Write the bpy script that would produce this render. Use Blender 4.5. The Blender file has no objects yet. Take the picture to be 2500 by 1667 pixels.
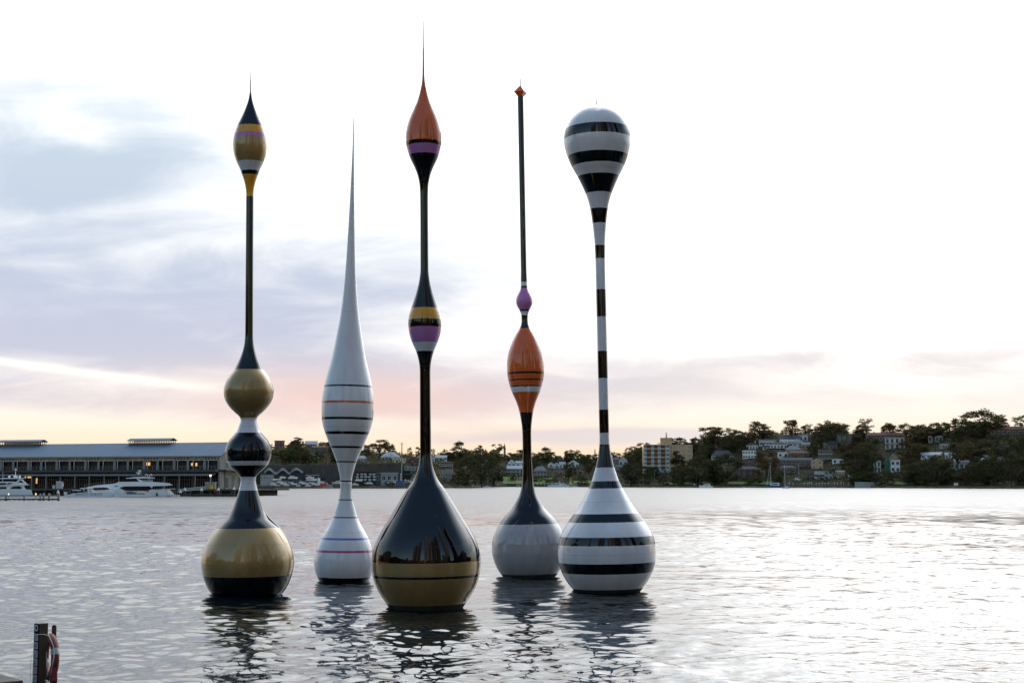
import bpy, math, random
import numpy as np
from mathutils import Vector, Matrix
R = math.radians
random.seed(7)
C = bpy.context.scene.collection
SC = bpy.context.scene

# ------------------------------------------------------------------ camera, sky, sun, exposure
F, CX, CY, CAMH = 3472.0, 1250.0, 833.5, 4.0
PITCH = math.atan(344.0 / F)
CP, SP = math.cos(PITCH), math.sin(PITCH)
cam_data = bpy.data.cameras.new('camera')
cam_data.sensor_width = 36.0
cam_data.lens = F / 2500.0 * 36.0
cam_data.clip_start, cam_data.clip_end = 0.5, 20000
cam = bpy.data.objects.new('camera', cam_data)
C.objects.link(cam)
cam.location = (0, 0, CAMH)
cam.rotation_euler = (math.pi / 2 + PITCH, 0, 0)
SC.camera = cam

SUN_AZ, SUN_EL = R(-1.5), R(0.85)         # azimuth from +Y towards +X
SKY_STRENGTH, CLOUD_STRENGTH, SUN_STRENGTH, EXPOSURE = 0.15, 0.108, 1.5, 3.2
SC.view_settings.view_transform = 'Standard'
SC.view_settings.look = 'None'
SC.view_settings.gamma = 1.0
SC.view_settings.use_curve_mapping = False
SC.view_settings.exposure = EXPOSURE

world = bpy.data.worlds.new('World')
SC.world = world
world.use_nodes = True
WN, WL = world.node_tree.nodes, world.node_tree.links
WN.clear()


def wmath(op, a, b=None, c=None, clamp=False):
    n = WN.new('ShaderNodeMath'); n.operation = op; n.use_clamp = clamp
    for i, x in enumerate((a, b, c)):
        if x is None: continue
        if isinstance(x, (int, float)): n.inputs[i].default_value = x
        else: WL.new(x, n.inputs[i])
    return n.outputs[0]


def wramp(x, stops):
    n = WN.new('ShaderNodeValToRGB'); WL.new(x, n.inputs[0])
    e = n.color_ramp.elements
    while len(e) < len(stops): e.new(0.5)
    for k, (p, c) in enumerate(stops):
        e[k].position = p; e[k].color = (*c, 1)
    return n.outputs[0]


def wsmooth(x, lo, hi):
    n = WN.new('ShaderNodeMapRange'); n.interpolation_type = 'SMOOTHSTEP'
    WL.new(x, n.inputs[0]); n.inputs[1].default_value = lo; n.inputs[2].default_value = hi
    return n.outputs[0]


tc = WN.new('ShaderNodeTexCoord')
sep = WN.new('ShaderNodeSeparateXYZ'); WL.new(tc.outputs['Generated'], sep.inputs[0])
dx, dy, dz = sep.outputs
az = wmath('MULTIPLY', wmath('ARCTAN2', dx, dy), 57.2958)          # degrees, 0 towards the sunset
el = wmath('MULTIPLY', wmath('ARCSINE', dz), 57.2958)
# cloud texture lives on a flat deck overhead, so it stretches naturally towards the horizon
den = wmath('ADD', wmath('MAXIMUM', dz, 0.0), 0.34)
cmb = WN.new('ShaderNodeCombineXYZ')
WL.new(wmath('DIVIDE', dx, den), cmb.inputs[0]); WL.new(wmath('DIVIDE', dy, den), cmb.inputs[1])


def wnoise(scale, detail, rough, rot, sc, dist=0.0, off=(0, 0, 0)):
    m = WN.new('ShaderNodeMapping'); WL.new(cmb.outputs[0], m.inputs[0])
    m.inputs['Rotation'].default_value = (0, 0, rot); m.inputs['Scale'].default_value = sc
    m.inputs['Location'].default_value = off
    n = WN.new('ShaderNodeTexNoise'); WL.new(m.outputs[0], n.inputs['Vector'])
    n.inputs['Scale'].default_value = scale; n.inputs['Detail'].default_value = detail
    n.inputs['Roughness'].default_value = rough; n.inputs['Distortion'].default_value = dist
    return n.outputs['Fac']


n_big = wnoise(1.9, 6, 0.55, R(30), (1.0, 1.2, 1), 0.6)
n_fine = wnoise(5.2, 8, 0.6, R(26), (0.8, 1.5, 1), 0.6, (3.1, 1.7, 0))


def gauss(a0, e0, sa, se, amp, slope=0.0):
    x = wmath('DIVIDE', wmath('SUBTRACT', az, a0), sa)
    e1 = wmath('SUBTRACT', wmath('SUBTRACT', el, e0), wmath('MULTIPLY', wmath('SUBTRACT', az, a0), slope))
    y = wmath('DIVIDE', e1, se)
    q = wmath('ADD', wmath('MULTIPLY', x, x), wmath('MULTIPLY', y, y))
    return wmath('MULTIPLY', wmath('EXPONENT', wmath('MULTIPLY', q, -1.0)), amp)


def px(u, v):            # degrees of azimuth / elevation of a direction
    return math.degrees(math.atan((u - CX) / F)), math.degrees(PITCH + math.atan((CY - v) / F))


# cloud banks of this evening sky: (u, v, width deg, height deg, density, slope)
BANKS = [(130, 470, 8.0, 1.7, 0.62, -0.10), (370, 330, 4.2, 1.9, 0.55, 0.3), (-50, 250, 4.0, 1.5, 0.35, 0.0), (-250, 650, 9, 3.0, 0.35, 0), (330, 740, 10.0, 2.3, 0.60, -0.04), (780, 720, 6.5, 2.0, 0.36, 0.1),
         (80, 850, 11, 0.8, 0.40, -0.05), (470, 890, 6.5, 0.8, 0.32, -0.10), (800, 920, 6.0, 1.4, 0.45, -0.05), (250, 985, 9, 0.8, 0.50, -0.05),
         (1150, 960, 6.0, 1.3, 0.34, 0.0), (430, 420, 4.5, 1.2, 0.22, 0.2), (1120, 640, 4.0, 1.2, 0.22, 0.1),
         (1780, 890, 5.5, 0.5, 0.60, 0.05), (1600, 945, 6.0, 0.6, 0.55, 0.02), (2350, 890, 5, 0.7, 0.55, 0.08), (2150, 975, 9, 0.5, 0.30, 0.0),
         (1430, 1066, 3.8, 0.30, 1.1, 0.0), (1660, 1060, 2.6, 0.30, 1.0, 0.0), (2000, 1035, 9.0, 0.6, -0.45, 0.0), (1150, 1075, 2.2, 0.16, 0.40, 0.03),
         # clear gaps
         (150, 915, 6.0, 0.15, -0.62, -0.115), (60, 1050, 6.5, 0.55, -0.9, -0.055), (100, 560, 5.0, 0.5, -0.35, 0.16), (560, 590, 5, 0.5, -0.25, 0.15),
         (1060, 845, 2.2, 0.5, -0.35, 0.1), (1150, 1030, 4, 0.22, -0.2, 0.0), (1900, 480, 16, 5.0, -0.35, 0.0), (1100, 120, 14, 3.2, -0.30, 0.0),
         (140, 350, 2.4, 0.7, -0.30, -0.25)]
bias = None
for (u_, v_, sa_, se_, am_, sl_) in BANKS:
    a_, e_ = px(u_, v_)
    g = gauss(a_, e_, sa_, se_, am_, sl_)
    bias = g if bias is None else wmath('ADD', bias, g)
tex = wmath('ADD', wmath('MULTIPLY', wmath('SUBTRACT', n_big, 0.5), 1.5), wmath('MULTIPLY', wmath('SUBTRACT', n_fine, 0.5), 1.25))
dens = wsmooth(wmath('ADD', bias, tex), -0.28, 0.85)
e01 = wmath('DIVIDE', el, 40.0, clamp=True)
lit_col = wramp(e01, [(0.0, (1.05, 0.74, 0.44)), (0.03, (1.10, 0.86, 0.60)), (0.065, (1.10, 0.98, 0.86)), (0.13, (1.16, 1.12, 1.08)), (0.25, (1.2, 1.2, 1.2)), (0.44, (1.42, 1.43, 1.44)), (0.60, (2.7, 2.75, 2.8)), (1.0, (3.0, 3.1, 3.2))])  # raised steeply above the view so the water reflects a brighter sky
sh_col = wramp(e01, [(0.0, (0.92, 0.68, 0.55)), (0.04, (0.84, 0.74, 0.71)), (0.09, (0.74, 0.71, 0.77)), (0.13, (0.62, 0.645, 0.77)), (0.20, (0.58, 0.65, 0.79)), (0.35, (0.62, 0.73, 0.84)), (1.0, (0.8, 0.95, 1.08))])
pinkm = WN.new('ShaderNodeMix'); pinkm.data_type = 'RGBA'; pinkm.inputs[7].default_value = (0.95, 0.68, 0.62, 1)
pa, pe = px(850, 980)
WL.new(gauss(pa, pe, 7.5, 1.3, 0.9), pinkm.inputs[0]); WL.new(sh_col, pinkm.inputs[6])
warm = WN.new('ShaderNodeMix'); warm.data_type = 'RGBA'; warm.inputs[7].default_value = (0.92, 0.85, 0.81, 1)
WL.new(wmath('MULTIPLY', wsmooth(az, -1.0, 9.0), 0.65), warm.inputs[0]); WL.new(pinkm.outputs[2], warm.inputs[6])
mixc = WN.new('ShaderNodeMix'); mixc.data_type = 'RGBA'
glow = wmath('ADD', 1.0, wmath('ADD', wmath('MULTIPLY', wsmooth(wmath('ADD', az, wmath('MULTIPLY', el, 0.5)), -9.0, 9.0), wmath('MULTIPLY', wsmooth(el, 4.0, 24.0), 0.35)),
                                wmath('MULTIPLY', wsmooth(az, 1.5, 14.0), wmath('MULTIPLY', wsmooth(el, 2.5, 10.0), 1.1))))  # extra sky brightness added to the right, to lighten the water there
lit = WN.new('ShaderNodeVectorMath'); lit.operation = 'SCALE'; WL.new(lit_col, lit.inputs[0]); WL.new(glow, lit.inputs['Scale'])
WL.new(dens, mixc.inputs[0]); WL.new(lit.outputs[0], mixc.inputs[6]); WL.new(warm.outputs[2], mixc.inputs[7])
# towards the sides the lit cloud fades to the dusk sky, which is clear behind the viewer
ang = wmath('ABSOLUTE', az)
front = wmath('SUBTRACT', 1.0, wsmooth(wmath('ADD', ang, wmath('MULTIPLY', el, 0.55)), 34.0, 105.0))
sky = WN.new('ShaderNodeTexSky'); sky.sky_type = 'NISHITA'; sky.sun_disc = False
sky.sun_elevation = SUN_EL; sky.sun_rotation = SUN_AZ
sky.air_density, sky.dust_density, sky.ozone_density = 1.0, 0.3, 2.1
bg_sky = WN.new('ShaderNodeBackground'); WL.new(sky.outputs[0], bg_sky.inputs[0]); bg_sky.inputs[1].default_value = SKY_STRENGTH
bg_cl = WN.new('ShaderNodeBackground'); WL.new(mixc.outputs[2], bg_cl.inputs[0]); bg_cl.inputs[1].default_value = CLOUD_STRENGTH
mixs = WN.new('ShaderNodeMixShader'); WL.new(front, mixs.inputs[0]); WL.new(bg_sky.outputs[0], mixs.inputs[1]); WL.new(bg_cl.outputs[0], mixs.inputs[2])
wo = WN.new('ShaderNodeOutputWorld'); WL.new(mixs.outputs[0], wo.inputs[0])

sun_data = bpy.data.lights.new('sun', 'SUN')
sun_data.energy, sun_data.angle, sun_data.color = SUN_STRENGTH, R(0.6), (1.0, 0.62, 0.30)
sun = bpy.data.objects.new('sun', sun_data); C.objects.link(sun)
sdir = Vector((math.sin(SUN_AZ) * math.cos(SUN_EL), math.cos(SUN_AZ) * math.cos(SUN_EL), math.sin(SUN_EL)))
sun.rotation_euler = sdir.to_track_quat('Z', 'Y').to_euler()

# ------------------------------------------------------------------ helpers
def ray(u, v):
    a, b = (u - CX) / F, (CY - v) / F
    return a, CP - b * SP, SP + b * CP


def at(u, v, Y):
    a, y, z = ray(u, v); t = Y / y
    return Vector((a * t, Y, CAMH + z * t))


def zpix(v, Y):
    _, y, z = ray(CX, v)
    return CAMH + z / y * Y


def xpix(u, Y):
    return (u - CX) / F * CP * Y


def water_y(v):
    _, y, z = ray(CX, v)
    return -CAMH / z * y


def scale_at(Y):            # metres per pixel of the photograph
    return Y / F


class MB:
    def __init__(s): s.v, s.f, s.m = [], [], []

    def add(s, vs, fs, mi=0):
        o = len(s.v); s.v += [tuple(p) for p in vs]
        s.f += [tuple(i + o for i in f) for f in fs]; s.m += [mi] * len(fs)
        return s

    def box(s, x0, x1, y0, y1, z0, z1, mi=0):
        return s.add([(x0, y0, z0), (x1, y0, z0), (x1, y1, z0), (x0, y1, z0), (x0, y0, z1), (x1, y0, z1), (x1, y1, z1), (x0, y1, z1)],
                     [(0, 3, 2, 1), (4, 5, 6, 7), (0, 1, 5, 4), (1, 2, 6, 5), (2, 3, 7, 6), (3, 0, 4, 7)], mi)

    def bar(s, p, q, w, h=None, mi=0):       # rectangular bar between two points
        p, q = Vector(p), Vector(q); d = (q - p).normalized(); h = h or w
        a = Vector((0, 1, 0)) if abs(d.y) < 0.9 else Vector((1, 0, 0))
        n = d.cross(a).normalized() * w / 2; b = d.cross(n).normalized() * h / 2
        vs = [c + i * n + j * b for c in (p, q) for i, j in ((-1, -1), (1, -1), (1, 1), (-1, 1))]
        return s.add(vs, [(0, 1, 2, 3), (7, 6, 5, 4), (0, 4, 5, 1), (1, 5, 6, 2), (2, 6, 7, 3), (3, 7, 4, 0)], mi)

    def tube(s, p, q, r0, r1=None, n=8, cap=True, mi=0):
        p, q = Vector(p), Vector(q); r1 = r0 if r1 is None else r1
        d = (q - p).normalized(); a = Vector((0, 0, 1)) if abs(d.z) < 0.9 else Vector((1, 0, 0))
        e = d.cross(a).normalized(); g = d.cross(e)
        vs = [c + (e * math.cos(2 * math.pi * k / n) + g * math.sin(2 * math.pi * k / n)) * r for c, r in ((p, r0), (q, r1)) for k in range(n)]
        fs = [(k, (k + 1) % n, n + (k + 1) % n, n + k) for k in range(n)]
        if cap: fs += [tuple(range(n - 1, -1, -1)), tuple(range(n, 2 * n))]
        return s.add(vs, fs, mi)

    def path(s, pts, r, n=6, mi=0, closed=False):      # tube along a polyline
        pts = [Vector(p) for p in pts]; N = len(pts); vs = []
        for i, p in enumerate(pts):
            a = pts[i - 1] if (i or closed) else p
            b = pts[(i + 1) % N] if (i < N - 1 or closed) else p
            d = (b - a).normalized(); h = Vector((0, 0, 1)) if abs(d.z) < 0.95 else Vector((1, 0, 0))
            e = d.cross(h).normalized(); g = d.cross(e)
            rr = r[i] if isinstance(r, (list, tuple)) else r
            vs += [p + (e * math.cos(2 * math.pi * k / n) + g * math.sin(2 * math.pi * k / n)) * rr for k in range(n)]
        fs = [(i * n + k, i * n + (k + 1) % n, ((i + 1) % N) * n + (k + 1) % n, ((i + 1) % N) * n + k) for i in range(N if closed else N - 1) for k in range(n)]
        if not closed: fs += [tuple(range(n - 1, -1, -1)), tuple((N - 1) * n + k for k in range(n))]
        return s.add(vs, fs, mi)

    def prism(s, poly, y0, y1, mi=0):        # polygon in x,z pushed through y
        n = len(poly)
        vs = [(x, y0, z) for x, z in poly] + [(x, y1, z) for x, z in poly]
        ar = sum(poly[i][0] * poly[(i + 1) % n][1] - poly[(i + 1) % n][0] * poly[i][1] for i in range(n))
        fs = [tuple(range(n)), tuple(range(2 * n - 1, n - 1, -1))] + [(i, n + i, n + (i + 1) % n, (i + 1) % n) for i in range(n)]
        if ar < 0: fs = [tuple(reversed(f)) for f in fs]
        return s.add(vs, fs, mi)

    def ell(s, c, rx, ry, rz, n=10, m=6, mi=0):
        vs = [(c[0], c[1], c[2] - rz)]
        for j in range(1, m):
            a = -math.pi / 2 + math.pi * j / m
            vs += [(c[0] + rx * math.cos(a) * math.cos(2 * math.pi * k / n), c[1] + ry * math.cos(a) * math.sin(2 * math.pi * k / n), c[2] + rz * math.sin(a)) for k in range(n)]
        vs.append((c[0], c[1], c[2] + rz)); t = len(vs) - 1
        fs = [(0, 1 + (k + 1) % n, 1 + k) for k in range(n)]
        for j in range(m - 2):
            fs += [(1 + j * n + k, 1 + j * n + (k + 1) % n, 1 + (j + 1) * n + (k + 1) % n, 1 + (j + 1) * n + k) for k in range(n)]
        fs += [(t - n + k, t - n + (k + 1) % n, t) for k in range(n)]
        return s.add(vs, fs, mi)

    def mesh(s, name, mats, smooth=False):
        me = bpy.data.meshes.new(name); me.from_pydata(s.v, [], s.f)
        for m in (mats if isinstance(mats, (list, tuple)) else [mats]): me.materials.append(m)
        if len(me.materials) > 1: me.polygons.foreach_set('material_index', s.m)
        if smooth: me.polygons.foreach_set('use_smooth', [True] * len(me.polygons))
        me.update()
        return me

    def build(s, name, mats, parent=None, smooth=False):
        return link(name, s.mesh(name, mats, smooth), parent)


def link(name, me, parent=None, loc=None, rot=None):
    o = bpy.data.objects.new(name, me); C.objects.link(o)
    if parent: o.parent = parent
    if loc is not None: o.location = loc
    if rot is not None: o.rotation_euler = rot
    return o


def tag(o, label, cat, group=None, kind=None):
    if label: o['label'] = label
    if cat: o['category'] = cat
    if group: o['group'] = group
    if kind: o['kind'] = kind
    return o


def thing(name, label, cat, loc=(0, 0, 0), rotz=0.0, group=None):
    o = bpy.data.objects.new(name, None); C.objects.link(o)
    o.empty_display_size = 0.5
    o.location = loc; o.rotation_euler = (0, 0, rotz)
    return tag(o, label, cat, group)


def dup(root, loc, rotz=None, label=None, scale=None, group=None):
    r = root.copy(); C.objects.link(r); r.location = loc
    if rotz is not None: r.rotation_euler = (r.rotation_euler[0], r.rotation_euler[1], rotz)
    if scale is not None: r.scale = scale
    if label: r['label'] = label
    if group: r['group'] = group
    for ch in list(root.children):
        c = ch.copy(); C.objects.link(c); c.parent = r
        for g in list(ch.children):
            d = g.copy(); C.objects.link(d); d.parent = c
    return r


def struct(o):
    o['kind'] = 'structure'; return o


# ------------------------------------------------------------------ materials
MATS = {}


def mat(name, col, rough=0.6, metal=0.0, coat=0.0, spec=0.5, var=0.18, nscale=1.5, bump=0.0, bscale=20.0, emit=None, stretch=(1, 1, 1)):
    if name in MATS: return MATS[name]
    m = bpy.data.materials.new(name); m.use_nodes = True
    N, L = m.node_tree.nodes, m.node_tree.links
    b = N['Principled BSDF']
    b.inputs['Roughness'].default_value = rough; b.inputs['Metallic'].default_value = metal
    b.inputs['Coat Weight'].default_value = coat; b.inputs['Coat Roughness'].default_value = 0.01; b.inputs['Coat IOR'].default_value = 1.5
    b.inputs['Specular IOR Level'].default_value = spec
    b.inputs['Base Color'].default_value = (*col, 1)
    if var > 0 or bump > 0:
        t = N.new('ShaderNodeTexCoord'); mp = N.new('ShaderNodeMapping'); L.new(t.outputs['Object'], mp.inputs[0]); mp.inputs['Scale'].default_value = stretch
        n = N.new('ShaderNodeTexNoise'); L.new(mp.outputs[0], n.inputs['Vector']); n.inputs['Scale'].default_value = nscale; n.inputs['Detail'].default_value = 5
        if var > 0:
            r = N.new('ShaderNodeMapRange'); L.new(n.outputs['Fac'], r.inputs[0]); r.inputs[1].default_value = 0.25; r.inputs[2].default_value = 0.75
            r.inputs[3].default_value = 1 - var; r.inputs[4].default_value = 1 + var
            mx = N.new('ShaderNodeVectorMath'); mx.operation = 'SCALE'; mx.inputs[0].default_value = col; L.new(r.outputs[0], mx.inputs['Scale'])
            L.new(mx.outputs[0], b.inputs['Base Color'])
        if bump > 0:
            n2 = N.new('ShaderNodeTexNoise'); L.new(mp.outputs[0], n2.inputs['Vector']); n2.inputs['Scale'].default_value = bscale; n2.inputs['Detail'].default_value = 4
            bp = N.new('ShaderNodeBump'); bp.inputs['Strength'].default_value = bump; bp.inputs['Distance'].default_value = 0.05
            if coat > 0.9: L.new(bp.outputs[0], b.inputs['Coat Normal'])
            L.new(n2.outputs['Fac'], bp.inputs['Height']); L.new(bp.outputs[0], b.inputs['Normal'])
    if emit:
        b.inputs['Emission Color'].default_value = (*emit[0], 1); b.inputs['Emission Strength'].default_value = emit[1]
    MATS[name] = m
    return m


def leaf_mat(name, col, col2):
    m = bpy.data.materials.new(name); m.use_nodes = True
    N, L = m.node_tree.nodes, m.node_tree.links
    N.remove(N['Principled BSDF'])
    oi = N.new('ShaderNodeObjectInfo'); g = N.new('ShaderNodeNewGeometry')
    a = N.new('ShaderNodeMath'); a.operation = 'MULTIPLY_ADD'; L.new(g.outputs['Random Per Island'], a.inputs[0]); a.inputs[1].default_value = 0.6
    a2 = N.new('ShaderNodeMath'); a2.operation = 'MULTIPLY'; L.new(oi.outputs['Random'], a2.inputs[0]); a2.inputs[1].default_value = 0.4
    L.new(a2.outputs[0], a.inputs[2])
    mx = N.new('ShaderNodeMix'); mx.data_type = 'RGBA'; L.new(a.outputs[0], mx.inputs[0]); mx.inputs[6].default_value = (*col, 1); mx.inputs[7].default_value = (*col2, 1)
    d = N.new('ShaderNodeBsdfDiffuse'); t = N.new('ShaderNodeBsdfTranslucent'); s = N.new('ShaderNodeMixShader'); s.inputs[0].default_value = 0.38
    L.new(mx.outputs[2], d.inputs[0]); L.new(mx.outputs[2], t.inputs[0]); L.new(d.outputs[0], s.inputs[1]); L.new(t.outputs[0], s.inputs[2])
    L.new(s.outputs[0], N['Material Output'].inputs[0])
    MATS[name] = m
    return m


def pchip(xs, ys, xq):
    xs, ys, xq = (np.asarray(a, float) for a in (xs, ys, xq))
    h = np.diff(xs); dl = np.diff(ys) / h; d = np.zeros_like(xs)
    d[0], d[-1] = dl[0], dl[-1]
    for i in range(1, len(xs) - 1):
        if dl[i - 1] * dl[i] > 0:
            w1, w2 = 2 * h[i] + h[i - 1], h[i] + 2 * h[i - 1]
            d[i] = (w1 + w2) / (w1 / dl[i - 1] + w2 / dl[i])
    k = np.clip(np.searchsorted(xs, xq) - 1, 0, len(h) - 1)
    t = (xq - xs[k]) / h[k]; hk = h[k]
    return ((2 * t**3 - 3 * t**2 + 1) * ys[k] + (t**3 - 2 * t**2 + t) * hk * d[k] + (-2 * t**3 + 3 * t**2) * ys[k + 1] + (t**3 - t**2) * hk * d[k + 1])
# ------------------------------------------------------------------ water
def make_water():
    rng = np.random.default_rng(3)
    NC = 440
    Y = np.concatenate([24.0 * np.exp(np.arange(0, math.log(130 / 24.0), 0.0024)), 130 * np.exp(np.arange(0, math.log(600 / 130.0), 0.0036)), 600 * np.exp(np.arange(0, math.log(1500 / 600.0), 0.012)), [1500.0]]); NR = len(Y)
    A = np.linspace(-0.43, 0.43, NC)
    YY, AA = np.meshgrid(Y, A, indexing='ij'); XX = AA * YY
    cell = np.gradient(Y)[:, None] * 1.0
    Z = np.zeros_like(XX)
    lam = np.exp(rng.uniform(np.log(0.22), np.log(8.0), 140))
    # patches of calmer and rougher water
    gust = 1.0 + 0.35 * np.sin(XX * 0.11 + 1.3 + 0.8 * np.sin(YY * 0.05)) * np.sin(YY * 0.07 + 0.6 + 0.9 * np.sin(XX * 0.06)) + 0.2 * np.sin(XX * 0.31 + YY * 0.23)
    far = 1.0 + 0.8 * np.clip((YY - 110) / 380, 0, 1)
    for l in lam:
        th = rng.normal(R(-105), R(48)); k = 2 * math.pi / l
        slope = 0.0195 * (1.0 if l < 0.9 else (0.9 / l) ** 0.6)
        amp = slope / k
        fade = np.clip((l / cell - 2.2) / 1.5, 0, 1)
        ph = k * (XX * math.cos(th) + YY * math.sin(th)) + rng.uniform(0, 6.28)
        w = np.sin(ph + 0.35 * np.sin(ph))
        Z += amp * fade * gust * far * w
    nv = NR * NC
    co = np.stack([XX, YY, Z], -1).reshape(-1, 3)
    i = (np.arange(NR - 1)[:, None] * NC + np.arange(NC - 1)[None, :]).ravel()
    quads = np.stack([i, i + 1, i + NC + 1, i + NC], 1)
    # calm sheet out to the horizon, just under the rippled water
    S = 9000.0
    co = np.vstack([co, [(-S, -S, -0.35), (S, -S, -0.35), (S, S, -0.35), (-S, S, -0.35)]])
    quads = np.vstack([quads, [(nv, nv + 1, nv + 2, nv + 3)]])
    me = bpy.data.meshes.new('water')
    me.vertices.add(len(co)); me.vertices.foreach_set('co', co.astype(np.float32).ravel())
    me.loops.add(quads.size); me.loops.foreach_set('vertex_index', quads.astype(np.int32).ravel())
    me.polygons.add(len(quads)); me.polygons.foreach_set('loop_start', (np.arange(len(quads)) * 4).astype(np.int32))
    me.polygons.foreach_set('use_smooth', [True] * len(quads))
    me.update(calc_edges=True)
    m = bpy.data.materials.new('harbour_water'); m.use_nodes = True
    N, L = m.node_tree.nodes, m.node_tree.links
    b = N['Principled BSDF']
    b.inputs['Base Color'].default_value = (0.003, 0.007, 0.009, 1); b.inputs['Roughness'].default_value = 0.01
    b.inputs['IOR'].default_value = 1.38; b.inputs['Specular IOR Level'].default_value = 0.5
    t = N.new('ShaderNodeTexCoord')
    prev = None
    for sc, st, di, sx in ((4.0, 0.15, 0.03, (0.7, 1.2, 1)),):
        mp = N.new('ShaderNodeMapping'); L.new(t.outputs['Object'], mp.inputs[0]); mp.inputs['Scale'].default_value = sx; mp.inputs['Rotation'].default_value = (0, 0, R(12))
        n = N.new('ShaderNodeTexNoise'); L.new(mp.outputs[0], n.inputs['Vector']); n.inputs['Scale'].default_value = sc; n.inputs['Detail'].default_value = 4; n.inputs['Roughness'].default_value = 0.55
        bp = N.new('ShaderNodeBump'); bp.inputs['Strength'].default_value = st; bp.inputs['Distance'].default_value = di
        L.new(n.outputs['Fac'], bp.inputs['Height'])
        if prev: L.new(prev, bp.inputs['Normal'])
        prev = bp.outputs[0]
    L.new(prev, b.inputs['Normal'])
    # ripples too small to see far out act as a rougher surface
    g = N.new('ShaderNodeNewGeometry'); sx = N.new('ShaderNodeSeparateXYZ'); L.new(g.outputs['Position'], sx.inputs[0])
    mr = N.new('ShaderNodeMapRange'); mr.interpolation_type = 'SMOOTHSTEP'; L.new(sx.outputs[1], mr.inputs[0]); mr.inputs[1].default_value = 45; mr.inputs[2].default_value = 330; mr.inputs[3].default_value = 0.0; mr.inputs[4].default_value = 0.28
    L.new(mr.outputs[0], b.inputs['Roughness'])
    me.materials.append(m)
    struct(link('water', me))


make_water()

# ------------------------------------------------------------------ far shore terrain
SH_U = [-700, 560, 900, 1000, 1150, 1172, 1180, 1240, 1340, 1480, 1560, 1850, 2100, 2500, 3100]
SH_V = [1191.0, 1191.8, 1191.8, 1191.8, 1190.6, 1190.0, 1188.4, 1188.0, 1188.2, 1188.7, 1189.1, 1189.6, 1190.4, 1192.0, 1193.5]
RG_U = [-700, 560, 640, 700, 760, 850, 930, 1000, 1100, 1200, 1300, 1400, 1500, 1560, 1640, 1750, 1850, 1950, 2050, 2150, 2250, 2350, 2450, 3100]
RG_V = [1115, 1110, 1097, 1092, 1095, 1104, 1106, 1113, 1116, 1112, 1118, 1122, 1118, 1110, 1093, 1076, 1062, 1058, 1060, 1064, 1066, 1052, 1050, 1050]
TR = 230.0


def shoreY(u):
    return water_y(np.interp(u, SH_U, SH_V)) if np.isscalar(u) else np.array([water_y(x) for x in np.interp(u, SH_U, SH_V)])


_su = np.linspace(-700, 3100, 761); _sy = shoreY(_su)
_rz = np.array([zpix(v, y + TR) for v, y in zip(np.interp(_su, RG_U, RG_V), _sy)])
_cl = np.array([zpix(1136, y + 100) for y in _sy])
_mar = np.clip((_su - 560) / 40, 0, 1) * np.clip((1010 - _su) / 20, 0, 1)       # the marina apron under its cliff


def terr(u, t):
    y0 = np.interp(u, _su, _sy); rz = np.interp(u, _su, _rz); m = np.interp(u, _su, _mar); cz = np.interp(u, _su, _cl)
    s = np.clip(t / TR, 0, 1)
    hill = 1.7 + (rz - 1.7) * (0.75 * s + 0.25 * s * s * (3 - 2 * s))
    ap = np.where(t < 98, 2.0, np.where(t < 102, 2.0 + (cz - 2.0) * (t - 98) / 4, cz + (rz - cz) * np.clip((t - 102) / (TR - 102), 0, 1)))
    z = hill * (1 - m) + ap * m
    z = np.where(t > TR, rz - (t - TR) * 0.035, z)
    return np.where(t < 0, -3.0, z)


def make_terrain():
    us = np.linspace(-700, 3100, 381)
    ts = np.array([-8, -0.02, 0.0] + list(np.linspace(4, 96, 18)) + [98, 100, 102] + list(np.linspace(108, TR, 22)) + [250, 290, 350, 450, 700, 1100, 2200])
    U, T = np.meshgrid(us, ts, indexing='ij')
    Z = terr(U, T); rng = np.random.default_rng(5)
    Z = np.where((T > 0) & (T < 400), Z + 0.5 * np.sin(U * 0.13 + T * 0.08) * np.clip(T / 40, 0, 1), Z)
    Z = np.where(T > 1000, np.minimum(Z, -4 + 0 * Z), Z)
    Y = np.interp(U, _su, _sy) + T; X = (U - CX) / F * CP * Y
    n1, n2 = U.shape
    vs = np.stack([X, Y, Z], -1).reshape(-1, 3)
    fs = [(i * n2 + j, (i + 1) * n2 + j, (i + 1) * n2 + j + 1, i * n2 + j + 1) for i in range(n1 - 1) for j in range(n2 - 1)]
    me = bpy.data.meshes.new('hillside'); me.from_pydata(vs.tolist(), [], fs)
    me.polygons.foreach_set('use_smooth', [True] * len(fs))
    me.materials.append(mat('hill_earth', (0.026, 0.029, 0.016), 0.95, var=0.5, nscale=0.05, spec=0.1, bump=0.4, bscale=0.5))
    struct(link('hillside', me))
    # low sandstone sea wall along the water, course by course
    mb = MB(); rr = random.Random(4)
    for u in np.arange(600, 2560, 6.0):
        for k in range(3):
            a, b = u + (3 if k % 2 else 0), u + (3 if k % 2 else 0) + 5.9
            ya, yb = np.interp(a, _su, _sy) - 0.35 - rr.random() * 0.12, np.interp(b, _su, _sy) - 0.35 - rr.random() * 0.12
            xa, xb = xpix(a, ya), xpix(b, yb); z0, z1 = -0.3 + 0.68 * k, -0.3 + 0.68 * k + 0.64
            mb.add([(xa, ya, z0), (xb, yb, z0), (xb, yb + 0.6, z0), (xa, ya + 0.6, z0), (xa, ya, z1), (xb, yb, z1), (xb, yb + 0.6, z1), (xa, ya + 0.6, z1)],
                   [(4, 5, 6, 7), (0, 1, 5, 4), (1, 2, 6, 5), (3, 0, 4, 7)])
    struct(mb.build('seawall', mat('sandstone', (0.16, 0.125, 0.09), 0.9, var=0.45, nscale=0.15, spec=0.1)))


make_terrain()


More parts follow.
